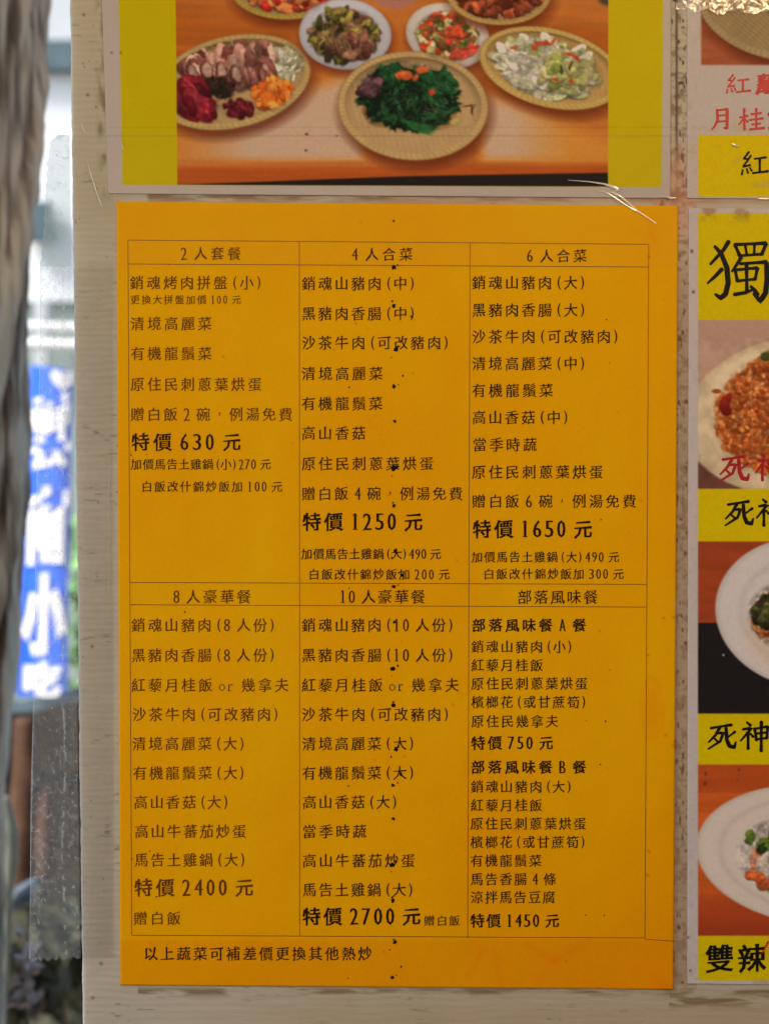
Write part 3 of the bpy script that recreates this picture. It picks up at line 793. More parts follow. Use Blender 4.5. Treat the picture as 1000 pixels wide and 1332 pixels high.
def rule(x0, y0, x1, y1, wd=.85):
    L = math.hypot(x1 - x0, y1 - y0); n = max(2, int(L / 12)); t = np.linspace(0, 1, n)
    nx_, ny_ = -(y1 - y0) / L * wd / 2, (x1 - x0) / L * wd / 2
    xa = x0 + (x1 - x0) * t; ya = y0 + (y1 - y0) * t
    X = np.concatenate([xa + nx_, xa - nx_]); Y = np.concatenate([ya + ny_, ya - ny_])
    V = P(X, Y, wave_orange(X, Y) + .085 + (.012 if abs(x1 - x0) > abs(y1 - y0) else 0))
    F = [(i, i + 1, n + i + 1, n + i) for i in range(n - 1)]
    mesh_obj('table_rule', V, F, M_rule, lst)
for r_ in ((167, 312.5, 843, 318), (168, 343.5, 843, 347.5), (169, 757.5, 841, 760), (169.5, 786.5, 841, 789.5), (172, 1216, 838, 1219.5),
           (167, 312.5, 172, 1216), (389.5, 314, 390, 1217.5), (611, 316, 608, 1218.5), (843, 318, 838, 1219.5), (838, 1221, 877, 1224)):
    rule(*r_)

A, Bm, Cc = M_ink_sheen, M_ink_mid, M_ink
LINES = [
 ('2 人套餐', 235, 314, 330, 17, A, 0), ('銷魂烤肉拼盤(小)', 169, 343, 368, 17.5, A, 0), ('更換大拼盤加價 100 元', 170, 314, 390, 11.8, A, 0),
 ('清境高麗菜', 170, 276, 421, 17.5, A, 0), ('有機龍鬚菜', 170, 276, 460, 17.5, A, 0), ('原住民刺蔥葉烘蛋', 170, 341, 500, 17.5, A, 0),
 ('贈白飯 2 碗，例湯免費', 170, 381, 539, 17.5, A, 0), ('特價 630 元', 171, 314, 575, 22.5, Bm, .012), ('加價馬告土雞鍋(小)270 元', 170, 353, 604, 14, Bm, .0),
 ('白飯改什錦炒飯加 100 元', 184, 368, 633, 14, Bm, .0),
 ('4 人合菜', 457, 537, 331, 17, Bm, 0), ('銷魂山豬肉(中)', 392, 542, 369, 17.5, Bm, 0), ('黑豬肉香腸(中)', 392, 542, 408, 17.5, Bm, 0),
 ('沙茶牛肉(可改豬肉)', 392, 586, 446, 17.5, Bm, 0), ('清境高麗菜', 392, 498, 486, 17.5, Bm, 0), ('有機龍鬚菜', 392, 498, 525, 17.5, Bm, 0),
 ('高山香菇', 392, 476, 563.5, 17.5, Bm, 0), ('原住民刺蔥葉烘蛋', 392, 564, 603, 17.5, Bm, 0), ('贈白飯 4 碗，例湯免費', 392, 602, 642, 17.5, Bm, 0),
 ('特價 1250 元', 393, 550, 678.5, 23, Cc, .015), ('加價馬告土雞鍋(大)490 元', 391.5, 574, 720.5, 14, Cc, .003), ('白飯改什錦炒飯加 200 元', 401, 585, 747, 14, Cc, .003),
 ('6 人合菜', 684, 763, 333, 17, Bm, 0), ('銷魂山豬肉(大)', 613, 763, 368, 17.5, Cc, 0), ('黑豬肉香腸(大)', 613, 763, 403.5, 17.5, Cc, 0),
 ('沙茶牛肉(可改豬肉)', 613, 806, 438, 17.5, Cc, 0), ('清境高麗菜(中)', 613, 763, 473, 17.5, Cc, 0), ('有機龍鬚菜', 613, 719, 508, 17.5, Cc, 0),
 ('高山香菇(中)', 613, 741, 543, 17.5, Cc, 0), ('當季時蔬', 614, 698, 578.5, 17.5, Cc, 0), ('原住民刺蔥葉烘蛋', 613, 784, 614, 17.5, Cc, 0),
 ('贈白飯 6 碗，例湯免費', 613, 827, 652, 17.5, Cc, 0), ('特價 1650 元', 614, 770, 688, 23, Cc, .015), ('加價馬告土雞鍋(大)490 元', 612.5, 805, 724.5, 14, Cc, .003),
 ('白飯改什錦炒飯加 300 元', 628, 811, 746.5, 14, Cc, .003),
 ('8 人豪華餐', 225, 327, 776, 18, A, 0), ('10 人豪華餐', 441, 553, 776, 18, Bm, 0), ('部落風味餐', 672, 777, 776.5, 18, Cc, 0),
 ('銷魂山豬肉(8 人份)', 171, 360, 813, 17.5, A, 0), ('黑豬肉香腸(8 人份)', 171, 360, 852, 17.5, A, 0), ('紅藜月桂飯 or 幾拿夫', 171, 376, 891, 17.5, A, 0),
 ('沙茶牛肉(可改豬肉)', 172, 365, 929, 17.5, A, 0), ('清境高麗菜(大)', 172, 321, 967, 17.5, A, 0), ('有機龍鬚菜(大)', 173, 321, 1005, 17.5, A, 0),
 ('高山香菇(大)', 174, 300, 1043, 17.5, A, 0), ('高山牛蕃茄炒蛋', 175, 321, 1081, 17.5, A, 0), ('馬告土雞鍋(大)', 175, 322, 1118, 17.5, A, 0),
 ('特價 2400 元', 175, 330, 1154, 22.5, A, .012), ('贈白飯', 174, 236, 1194, 17.5, A, 0),
 ('銷魂山豬肉(10 人份)', 392, 592, 813, 17.5, Bm, 0), ('黑豬肉香腸(10 人份)', 392, 592, 852, 17.5, Bm, 0), ('紅藜月桂飯 or 幾拿夫', 392, 597, 891, 17.5, Bm, 0),
 ('沙茶牛肉(可改豬肉)', 392, 586, 929, 17.5, Bm, 0), ('清境高麗菜(大)', 392.5, 541, 967, 17.5, Bm, 0), ('有機龍鬚菜(大)', 392.5, 541, 1005, 17.5, Bm, 0),
 ('高山香菇(大)', 393, 519, 1043, 17.5, Bm, 0), ('當季時蔬', 393, 477, 1081, 17.5, Bm, 0), ('高山牛蕃茄炒蛋', 393, 540, 1119, 17.5, Bm, 0),
 ('馬告土雞鍋(大)', 393, 540, 1157, 17.5, Bm, 0), ('特價 2700 元', 393, 547, 1191.5, 22.5, Cc, .015), ('贈白飯', 551, 598, 1197, 13.5, Bm, 0),
 ('部落風味餐 A 餐', 613, 762, 813, 17, Cc, .014), ('銷魂山豬肉(小)', 612, 746, 841, 16, Cc, 0), ('紅藜月桂飯', 612, 706, 865, 16, Cc, 0),
 ('原住民刺蔥葉烘蛋', 612, 764, 889, 16, Cc, 0), ('檳榔花(或甘蔗筍)', 612, 764, 913, 16, Cc, 0), ('原住民幾拿夫', 612, 726, 938, 16, Cc, 0),
 ('特價 750 元', 612, 719, 966, 17.5, Cc, .014), ('部落風味餐 B 餐', 612, 762, 997.5, 17, Cc, .014), ('銷魂山豬肉(大)', 611.5, 745, 1023, 16, Cc, 0),
 ('紅藜月桂飯', 611.5, 705, 1047, 16, Cc, 0), ('原住民刺蔥葉烘蛋', 611, 762, 1071, 16, Cc, 0), ('檳榔花(或甘蔗筍)', 611, 763, 1095, 16, Cc, 0),
 ('有機龍鬚菜', 611, 704, 1119, 16, Cc, 0), ('馬告香腸 4 條', 611, 723, 1143, 16, Cc, 0), ('涼拌馬告豆腐', 611, 722, 1166.5, 16, Cc, 0),
 ('特價 1450 元', 611, 727, 1197, 17.5, Cc, .014), ('以上蔬菜可補差價更換其他熱炒', 187, 484, 1240, 17.5, Bm, .003),
]
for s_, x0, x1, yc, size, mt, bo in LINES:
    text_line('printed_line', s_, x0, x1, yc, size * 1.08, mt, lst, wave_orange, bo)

# column of ink blots left by the copier drum, repeating down the sheet
BLOTS = [(512, 288, 1.5), (512, 348, 3.2), (517, 345, 1.4), (512, 398, 3), (510, 392, 1.4), (535, 412, 1.8), (515, 455, 3), (517, 451, 1.5), (509, 465, .9), (524, 489, 1.3),
         (512, 503, 2.6), (518, 500.5, 1), (454, 504, 1.2), (513, 548, 1.9), (512, 609, 3.4), (516, 607, 2), (510, 619, .9), (512, 658, 2.6), (511, 654, 1.3), (514, 717, 2.4), (509, 725, 1.2),
         (523, 748, 2.4), (519, 745, 1.2), (512, 763, 2.6), (518, 761, 1), (454, 765, 1.1), (513, 809, 2.2), (511, 869.5, 3.2), (517, 866, 1.4), (509.5, 879, .8), (512, 917, 3), (511, 913, 1.5), (537, 930, 1.6),
         (515, 974, 2.8), (518, 971, 1.5), (508.5, 984, 1.2), (521.5, 1007, 2.2), (511, 1021, 2.5), (517, 1018, 1), (453, 1022, 1.1), (511.5, 1064.5, 2), (510, 1124.5, 3), (515, 1120, 1.8), (508.5, 1133.5, .9),
         (511, 1171, 2.8), (510, 1167, 1.4), (513.5, 1225, 2.6), (511.5, 1221.5, 1.2), (507, 1235, 1), (521.5, 1257, 1.4), (510, 1270.5, 2.4), (515.5, 1268, .9), (452.5, 1272, 1),
         (171, 592, .9), (220, 344, .9), (241, 796, 1.1), (191, 591, .8), (195, 1107, 1), (204, 1166, 1.2), (172, 1117, .9), (781, 676, 1), (787, 938, 1.1), (788, 416, .9), (785, 1190, 1), (761, 1190, 1), (762, 937, .8), (780, 994, 1)]
for i, (x, y, r) in enumerate(BLOTS): spot('ink_blot', x, y, r, M_ink_spot if r > 1.15 else M_ink_mid, lst, wave_orange, i)

# ------------------------------------------------------------ picture poster at the top
feast = paint_feast()
def top_colour(x, y):
    c = np.ones(x.shape + (3,)) * np.array((178, 170, 164.))
    c *= (.97 + .06 * fbm(x, y, 90, 401))[..., None]
    # printed yellow field and photograph
    yl = 155 + y * .0215; ph = 229 + y * .009; pr = 790.5 - y * .002; yr = 862 - y * .012
    sm = lambda d: np.clip(.5 + d / 1.6, 0, 1)
    yb = 240.6 + (x - 230) * .0042
    m = sm(x - yl) * sm(yr - x) * sm(yb + .4 - y)
    yc = np.array((190, 174, 0.)) * (.98 + .04 * fbm(x, y, 70, 402))[..., None]
    c = c + (yc - c) * m[..., None]
    mm = sm(x - ph) * sm(pr - x) * sm(yb - y)
    fc = feast.sample(x, y)
    c = c + (fc - c) * mm[..., None]
    c = c * (1 - .5 * np.exp(-((x - 146) ** 2 + (y - 69) ** 2) / 2.0) - .35 * np.exp(-((x - 158) ** 2 + (y - 69) ** 2) / 2.5))[..., None]
    # thin grey lines along the tape's edges
    c *= (1 - .06 * np.exp(-((y - 166) / .8) ** 2) - .09 * np.exp(-((y - 177) / .8) ** 2))[..., None]
    return refl(c, PAPER)
tp = thing('picture_poster', 'laminated poster of eight dishes on a wooden table between yellow bars', 'poster')
sheet('paper', [(131, -62), (872, -62), (871, 258), (141.5, 252)], wave_top, M_print, tp, .95, top_colour)

# ------------------------------------------------------------ posters at the right
rt = paint_right_top(); rb = paint_right_bottom()
rp = thing('dish_poster', 'white laminated dish poster with red captions, upper one at the right', 'poster')
sheet('paper', [(893, -62), (1196, -62), (1196, 260), (893, 258)], wave_right, M_print, rp, 1.0, lambda x, y: refl(rt.sample(x, y), PAPER))
rq = thing('dish_poster', 'tall laminated poster of three dishes with yellow captions, under the upper one', 'poster')
sheet('paper', [(895, 271), (1196, 273), (1196, 1283), (893, 1279)], wave_right, M_print, rq, 1.0, lambda x, y: refl(rb.sample(x, y), PAPER))

G_du = [[(375, 190, 15), (350, 230, 12), (290, 295, 7)], [(310, 212, 9), (340, 245, 14), (366, 310, 18), (372, 380, 18), (360, 430, 18), (338, 448, 16), (312, 430, 6)], [(345, 315, 14), (312, 350, 11), (277, 382, 4)],
        [(403, 207, 12), (424, 254, 14)], [(400, 205, 11), (545, 198, 13)], [(545, 200, 14), (524, 250, 13)], [(449, 206, 9), (457, 252, 9)], [(492, 204, 9), (490, 248, 9)], [(420, 256, 9), (526, 248, 10)],
        [(432, 262, 12), (408, 300, 9), (388, 328, 4)], [(425, 292, 9), (546, 284, 14)], [(546, 286, 16), (549, 360, 18), (542, 425, 18), (518, 462, 18), (486, 428, 5)],
        [(403, 318, 11), (414, 372, 12)], [(404, 320, 9), (505, 311, 11)], [(505, 312, 13), (494, 364, 11)], [(414, 370, 9), (496, 362, 9)], [(455, 298, 13), (457, 420, 12)], [(398, 432, 11), (450, 424, 10), (488, 408, 5)], [(474, 394, 7), (492, 414, 13), (506, 436, 15)]]
G_si = [[(370, 127, 9), (466, 112, 12)], [(412, 124, 12), (393, 158, 9), (360, 192, 4)], [(398, 150, 6), (428, 148, 11), (414, 186, 9), (358, 222, 4)], [(388, 174, 6), (406, 192, 12)],
        [(440, 126, 12), (444, 180, 14), (456, 208, 16), (478, 214, 13), (485, 188, 4)], [(482, 143, 11), (448, 168, 5)]]
G_shen = [[(456, 1119, 7), (473, 1134, 14)], [(438, 1152, 8), (478, 1145, 11), (428, 1206, 4)], [(462, 1170, 12), (462, 1242, 12)], [(470, 1170, 6), (485, 1186, 11)],
          [(490, 1146, 12), (499, 1202, 12)], [(490, 1149, 8), (548, 1139, 11)], [(548, 1139, 13), (544, 1194, 11)], [(498, 1171, 8), (544, 1165, 8)], [(498, 1197, 8), (544, 1191, 8)], [(520, 1116, 13), (519, 1252, 12)]]
G_hong = [[(655, 974, 10), (632, 1005, 8), (620, 1018, 7), (650, 1022, 8)], [(668, 998, 9), (640, 1040, 7), (614, 1072, 7), (665, 1060, 9)], [(615, 1090, 8), (609, 1122, 11)], [(640, 1084, 7), (649, 1112, 11)], [(660, 1076, 6), (674, 1098, 10)],
          [(690, 1020, 8), (766, 1010, 12)], [(725, 1020, 13), (725, 1104, 12)], [(678, 1113, 9), (780, 1100, 13)]]
G_yue = [[(452, 704, 12), (455, 770, 12), (440, 808, 9), (418, 836, 4)], [(453, 710, 8), (515, 702, 12)], [(514, 702, 14), (514, 770, 14), (512, 828, 13), (492, 822, 4)], [(458, 745, 8), (510, 740, 8)], [(456, 784, 8), (510, 778, 8)]]
G_gui = [[(596, 757, 8), (650, 745, 11)], [(626, 700, 13), (628, 836, 12)], [(622, 762, 9), (606, 786, 6), (590, 804, 3)], [(630, 764, 5), (650, 786, 11)], [(670, 735, 8), (736, 727, 11)], [(704, 698, 12), (705, 822, 11)], [(658, 773, 8), (748, 762, 11)], [(676, 801, 8), (732, 795, 9)], [(662, 834, 9), (757, 824, 13)]]
S5 = lambda a: [a[0] / 4.93 + 840, a[1] / 4.93, a[2] / 4.93 + 840, a[3] / 4.93]
hb = (605, 970, 780, 1130)
brush(G_hong, hb, (943.5, 97, 975, 123), M_red, rp, 'caption', wave_right, 1.6)
text_line('caption', '藜月', 983, 1009, 109, 28, M_red, rp, wave_right, .03).name = 'caption'
brush(G_yue, (415, 700, 520, 840), (924, 142, 946, 170), M_red, rp, 'caption', wave_right, 1.5)
brush(G_gui, (590, 695, 757, 840), (959.5, 141, 993, 170), M_red, rp, 'caption', wave_right, 1.5)
text_line('caption', '飯', 997, 1026, 155, 29, M_red, rp, wave_right, .03)
brush(G_hong, hb, (963, 197, 998, 229), M_ink_big, rp, 'caption', wave_right, 1.5)
text_line('caption', '藜', 1004, 1036, 213, 32, M_ink_big, rp, wave_right, .03)
fz = lambda a, y0: (840 + a[0] / 3.506, y0 + a[1] / 3.506, 840 + a[2] / 3.506, y0 + a[3] / 3.506)
brush(G_du, (272, 185, 555, 472), fz((272, 185, 555, 472), 260), M_ink_big, rq, 'caption', wave_right, 1.5)
sb, nb = (355, 110, 485, 225), (425, 1115, 550, 1252)
brush(G_si, sb, (934, 593, 973, 627), M_dark_red, rq, 'caption', wave_right)
brush(G_shen, nb, (981, 589, 1013, 628), M_dark_red, rq, 'caption', wave_right)
brush(G_si, sb, (941, 651.5, 978.5, 684.5), M_ink_big, rq, 'caption', wave_right)
brush(G_shen, nb, (982, 648, 1017, 687), M_ink_big, rq, 'caption', wave_right)
brush(G_si, sb, (919, 942, 956, 975), M_ink_big, rq, 'caption', wave_right)
brush(G_shen, nb, (961, 938, 998, 977), M_ink_big, rq, 'caption', wave_right)
text_line('caption', '雙', 916, 954, 1246, 38, M_ink_big, rq, wave_right, .015)
text_line('caption', '辣', 957.5, 996, 1246, 38, M_ink_big, rq, wave_right, .015)
brush([[(998, 1224, 3), (990, 1239, 2)]], (0, 0, 1, 1), (0, 0, 1, 1), M_red, rq, 'pen_mark', wave_right, 1, .45)

# ------------------------------------------------------------ clear tape
def film_mat(name, tint=(224, 232, 230), rough=.18, spec=.05, bstr=.25, bscale=90, gain=.14):
    m, t, b = new_mat(name)
    out = t.nodes['Material Output']; t.nodes.remove(b)
    tr = N(t, 'ShaderNodeBsdfTransparent'); df = N(t, 'ShaderNodeBsdfDiffuse'); tl = N(t, 'ShaderNodeBsdfTranslucent'); gl = N(t, 'ShaderNodeBsdfGlossy')
    c = rgba(tint); df.inputs[0].default_value = c; tl.inputs[0].default_value = c; gl.inputs['Roughness'].default_value = rough
    mx = N(t, 'ShaderNodeMixShader'); mx.inputs[0].default_value = .5
    t.links.new(df.outputs[0], mx.inputs[1]); t.links.new(tl.outputs[0], mx.inputs[2])
    a = N(t, 'ShaderNodeAttribute', attribute_name='print_colour')
    m2 = N(t, 'ShaderNodeMixShader'); t.links.new(a.outputs['Fac'], m2.inputs[0]); t.links.new(tr.outputs[0], m2.inputs[1]); t.links.new(mx.outputs[0], m2.inputs[2])
    fr = N(t, 'ShaderNodeFresnel'); fr.inputs[0].default_value = 1.22
    sc = N(t, 'ShaderNodeMath', operation='MULTIPLY'); sc.inputs[1].default_value = gain; t.links.new(fr.outputs[0], sc.inputs[0])
    m3 = N(t, 'ShaderNodeMixShader'); t.links.new(sc.outputs[0], m3.inputs[0]); t.links.new(m2.outputs[0], m3.inputs[1]); t.links.new(gl.outputs[0], m3.inputs[2])
    t.links.new(m3.outputs[0], out.inputs[0])
    tc = N(t, 'ShaderNodeTexCoord'); no = N(t, 'ShaderNodeTexNoise'); no.inputs['Scale'].default_value = bscale; no.inputs['Detail'].default_value = 3
    t.links.new(tc.outputs['Object'], no.inputs['Vector'])
    bu = N(t, 'ShaderNodeBump'); bu.inputs['Strength'].default_value = bstr; bu.inputs['Distance'].default_value = .002
    t.links.new(no.outputs['Fac'], bu.inputs['Height']); t.links.new(bu.outputs[0], gl.inputs['Normal'])
    return m
M_film = film_mat('clear_tape')
M_film_hang = film_mat('wrinkled_hanging_tape', rough=.22, bstr=.7, bscale=110, gain=1.6)
M_film_crinkled = film_mat('crinkled_clear_tape', rough=.24, bstr=.6, bscale=70, gain=10)

def tape(name, label, left, right, top_, bottom, off, haze, mat=None, step=2.0, y0=0, y1=1):
    xs_ = np.linspace(0, 1, max(3, int((right(y0) - left(y0)) / step)))
    ys_ = np.linspace(0, 1, max(3, int((y1 - y0) / step)))
    U, V = np.meshgrid(xs_, ys_)
    yy = y0 + (y1 - y0) * V
    x = left(yy) * (1 - U) + right(yy) * U
    y = top_(x) * (1 - V) + bottom(x) * V
    V3 = P(x, y, off(x, y)).reshape(-1, 3)
    h = np.clip(haze(x, y), 0, 1).ravel()
    cols = np.stack([h, h, h, np.ones_like(h)], 1)
    o = mesh_obj(name, V3, grid_faces(len(xs_), len(ys_)), mat or M_film, None, True, cols)
    tag(o, label, 'tape', 'strips of clear packing tape')
    return o
K = lambda v: (lambda t: np.zeros_like(np.asarray(t, float)) + v)

def hz_left(x, y):
    out = np.clip((BX0(y) - x) / 2, 0, 1)                    # the part that hangs free of the board
    sc = np.clip((fbm(x, y, 4, 501, 6, 3) - .53) * 5, 0, 1) * np.clip((fbm(x, y, 40, 502, 60) - .34) * 3.5, 0, 1)
    sc = sc + np.clip(1 - np.abs(fbm(x, y, 7, 521, 9, 2) - .5) * 26, 0, 1) * np.clip((fbm(x, y, 30, 522, 40) - .42) * 5, 0, 1)
    pt = np.clip((fbm(x, y, 2.4, 503, 2.8, 1) - .80) * 8, 0, 1)
    st = np.exp(-((x - 84 - 2 * np.sin(y / 37)) / 1.8) ** 2) * np.clip((fbm(x, y, 3, 504, 7, 2) - .42) * 5, 0, 1)
    lowz = np.clip((y - 905) / 20, 0, 1)
    cr = np.clip(1 - np.abs(fbm(x, y, 22, 505, 26, 3) - .5) * 70, 0, 1) * .5
    free = .15 - .06 * lowz + .08 * lowz * fbm(x, y, 60, 506, 50) + sc * (.20 - .02 * lowz) + pt * .18 + st * .30 + cr * .25
    edge = np.exp(-((x - (54 - (y - 347) * .0175)) / 1.2) ** 2) * .35
    return out * (free + edge) + (1 - out) * (.0 + .12 * np.clip((fbm(x, y, 5, 507, 9) - .6) * 3, 0, 1) + .35 * np.exp(-((x - 142) / .9) ** 2) * (y > 590) * (y < 775))
serr = lambda x: 1251 - np.abs(((x - 40) / 9.6) % 1 - .5) * 9 * (1 + .3 * np.sin(x)) - (x - 40) * .06
tape('clear_tape', 'long dusty clear tape hanging past the left edge of the board', lambda y: 54 - (y - 347) * .0175 + .8 * np.sin(y / 60.), lambda y: 143 + 0 * y, K(346.), serr,
     lambda x, y: 1.25 + .5 * (fbm(x, y, 70, 508, 130) - .5) * np.clip((BX0(y) - x) / 20, 0, 1), hz_left, M_film_hang, 1.3, 346, 1251)

def hz_up(x, y):
    out = np.clip((BX0(y) - x) / 2, 0, 1)
    sc = np.clip((fbm(x, y, 5, 511, 9, 3) - .58) * 6, 0, 1)
    pt = np.clip((fbm(x, y, 3, 513, 3.5, 1) - .86) * 9, 0, 1)
    e = np.exp(-((y - 346) / .8) ** 2) * .07
    return out * (.42 + sc * .16 + pt * .3) + (1 - out) * (.004 + e) + np.exp(-((y - 178 - .2) / 1.0) ** 2) * .05
def left_up(y):
    y = np.asarray(y, float)
    return np.interp(y, [176, 186, 192, 215, 250, 300, 347], [76, 67, 66, 63, 61, 58, 54]) + .7 * np.sin(y / 2.3) + .5 * np.sin(y / 5.1)
M_film_green = film_mat('dusty_green_tape', tint=(190, 214, 212), bstr=.4)
tape('clear_tape', 'wide clear tape across the foot of the picture poster, wrapped over the left edge', left_up, K(906.), K(176.), K(347.),
     lambda x, y: 1.42 + .2 * (fbm(x, y, 120, 512) - .5), hz_up, M_film_green, 2.0, 176, 347)
tape('clear_tape', 'upright clear tape over the dirty gap beside the orange sheet', K(857.), K(905.), K(-60.), K(1300.),
     lambda x, y: 1.62 + .15 * (fbm(x, y, 50, 514) - .5), lambda x, y: .0 + .14 * np.clip((fbm(x, y, 8, 515, 14) - .6) * 4, 0, 1) * (x > 874), M_film, 2.5, -60, 1300)
tape('clear_tape', 'clear tape along the foot of the orange sheet', K(150.), K(1190.), K(1222.), K(1292.),
     lambda x, y: 1.36 + .2 * (fbm(x, y, 80, 516) - .5), lambda x, y: .0 + .10 * np.clip((fbm(x, y, 9, 517, 6) - .6) * 4, 0, 1) * (y > 1284), M_film, 3, 1222, 1292)
tape('clear_tape', 'crumpled glinting tape over the basket photo on the upper right poster', K(878.), K(1195.), K(-60.), lambda x: 16 + 8 * (fbm(x, x * 0, 18, 518) - .5) * 2,
     lambda x, y: 1.8 + .9 * (fbm(x, y, 16, 519, 12, 3) - .5), lambda x, y: .05 + .1 * fbm(x, y, 20, 520), M_film_crinkled, 1.4, -60, 20)

# folds standing up in the tape: thin glossy ridges
M_fold, t_, b_ = new_mat('tape_fold')
b_.inputs['Base Color'].default_value = (.75, .70, .62, 1); b_.inputs['Roughness'].default_value = .12; b_.inputs['Transmission Weight'].default_value = .2; b_.inputs['IOR'].default_value = 2.0
def fold(pts, label):
    """pts (x, y, radius px): a half-round ridge"""
    n = 9; V, F = [], []
    p = np.array(pts, float); t = np.linspace(0, len(p) - 1, (len(p) - 1) * 4 + 1)
    q = np.stack([np.interp(t, np.arange(len(p)), p[:, i]) for i in range(3)], 1)
    d = np.gradient(q[:, :2], axis=0); d /= np.hypot(d[:, 0], d[:, 1])[:, None]
    for i, (x, y, r) in enumerate(q):
        for k in range(n):
            a = math.pi * k / (n - 1); u = math.cos(a) * r
            V.append(P(x - d[i, 1] * u, y + d[i, 0] * u, 1.5 + math.sin(a) * r * .07))
        if i:
            b = (i - 1) * n
            for k in range(n - 1): F.append((b + k, b + k + 1, b + n + k + 1, b + n + k))
    o = mesh_obj('tape_fold', np.array(V).reshape(-1, 3), F, M_fold, None, True)
    return tag(o, label, 'tape fold', 'glinting folds in the clear tape')
fold([(738, 235, .3), (765, 237, .7), (785, 240, 1.2), (797, 244, 1.9), (804, 247.5, 1.6), (799, 250, .9), (795, 251, .5)], 'hooked bright fold of tape at the lower right corner of the food photo')
fold([(794, 250, .4), (806, 256, .8), (818, 266, .7), (828, 275, .9), (840, 283, .5), (852, 291, .6)], 'thin slanting fold of tape running onto the orange sheet')
fold([(773, 246.5, .3), (790, 252, .6), (802, 260, .7), (814, 268, .6), (826, 275, .9)], 'shorter tape fold just below and beside the thin slanting one')
fold([(155, 178, .3), (158, 187, .7), (161, 193, .9), (162, 196, .3)], 'tiny bright tape fold on the left white border of the picture poster')
fold([(114, 208, .2), (120, 230, .45), (127, 252, .4), (133, 268, .7)], 'faint long tape fold on the bare board at the left')
fold([(107, 162, .2), (110, 170, .7), (114, 175, .3)], 'very short tape fold high on the bare board at the left')
fold([(857, 256, .5), (866, 256.5, .5), (871, 258.5, 1.4), (878, 258, .7)], 'small tape fold where the four sheets meet')
fold([(951, 188, .6), (954, 189.5, 1.5), (960, 191, .3)], 'small tape bubble fold on the yellow caption of the upper right poster')
fold([(985, 259, .5), (1010, 259.5, .8), (1040, 259, .5)], 'tape fold along the lower edge of the upper right poster')

# ------------------------------------------------------------ behind the board, out of focus
def slab(name, x0, y0, x1, y1, Y, thick, mat, parent=None, bev=.003):
    a = at(x0, y0, Y); b = at(x1, y1, Y)
    return box_obj(name, (a[0], b[0], Y, Y + thick, b[2], a[2]), mat, parent, bev)
def slant(name, q, Y, thick, mat, parent=None):
    p = np.array([at(x, y, Y) for x, y in q]); r = p.copy(); r[:, 1] += thick
    V = np.concatenate([p, r]); n = len(q)
    F = [tuple(range(n))[::-1], tuple(range(n, 2 * n))] + [(i, (i + 1) % n, n + (i + 1) % n, n + i) for i in range(n)]
    return mesh_obj(name, V, F, mat, parent)

M_white = flat_mat('white_painted_wall', (226, 232, 234), .7, .2, 0, .04, 8)
M_white2 = flat_mat('pale_grey_wall', (196, 202, 204), .7, .2, 0, .06, 8)
M_slate = flat_mat('slate_blue_beam', (84, 104, 112), .6, .3, 0, .12, 12)
M_sage = flat_mat('sage_grey_panel', (142, 158, 152), .7, .2, 0, .1, 10)
bd = thing('white_building', 'white walled building with a slate blue beam seen past the board', 'building')
slab('upper_wall', -120, -120, 240, 52, 4.0, .1, M_white2, bd)
slab('beam', -120, 53, 240, 90, 3.95, .16, M_slate, bd)
slab('wall', -120, 91, 240, 392, 4.0, .1, M_white, bd)
slab('lower_band', -120, 393, 240, 1330, 4.02, .1, M_sage, bd)
slab('window_frame', 28, 262, 66, 312, 3.93, .05, M_slate, bd)
slab('downpipe', 44, 391, 62, 480, 3.9, .06, M_white2, bd)
M_pipe = flat_mat('white_pipe', (232, 236, 236), .4, .4, 0, .03, 10)
def pipe(name, a, b, r, mat, parent=None, n=14, r2=None):
    a = Vector(a); b = Vector(b); d = (b - a).normalized(); u = d.orthogonal().normalized(); v = d.cross(u)
    V = [tuple(p + (u * math.cos(2 * math.pi * k / n) + v * math.sin(2 * math.pi * k / n)) * rr) for p, rr in ((a, r), (b, r2 or r)) for k in range(n)]
    F = [(k, (k + 1) % n, n + (k + 1) % n, n + k) for k in range(n)] + [tuple(range(n))[::-1], tuple(range(n, 2 * n))]
    return mesh_obj(name, V, F, mat, parent, False)
for yy, r_, lab in ((424, .010, 'upper of two thin white pipes crossing above the blue banner'), (447, .012, 'lower of two thin white pipes crossing above the blue banner')):
    tag(pipe('white_pipe', at(-60, yy - 2, 2.4), at(200, yy + 5, 2.4), r_, M_pipe), lab, 'pipe', 'white pipes above the banner')

# blue cloth banner
M_blue = flat_mat('blue_banner_cloth', (50, 108, 232), .7, .2, 0, .06, 30, (((1, 1, 1), 30, 3, .2, .004),))
M_bwhite = flat_mat('white_banner_print', (236, 238, 240), .7, .2, 0, .02, 30)
BY = 1.7
def ban(x, y):
    """banner surface hanging in soft folds, leaning a little"""
    p = at(x, y, BY); p[..., 1] = BY + .012 * np.sin(np.asarray(x) / 17.) ; return p
bn = thing('blue_banner', 'blue hanging banner with large white characters behind the tape', 'banner')
gx, gy = np.meshgrid(np.linspace(0, 1, 16), np.linspace(0, 1, 30))
qx, qy = quad_uv([(39, 474), (96, 482), (89, 902), (20, 908)], gx, gy)
p1 = ban(qx, qy).reshape(-1, 3)
mesh_obj('cloth', p1, grid_faces(16, 30), M_blue, bn, True)
def ban_print(ch, cx, cy, wd, ht, bold):
    c2, F = shaped(ch, bold)
    x = cx + (c2[:, 0] - .5) * wd + (cy - (cy + (c2[:, 1] - .5) * ht)) * -.03; y = cy + (.5 - c2[:, 1]) * ht
    p = ban(x, y); p[:, 1] -= .004
    mesh_obj('character', p, F, M_bwhite, bn)
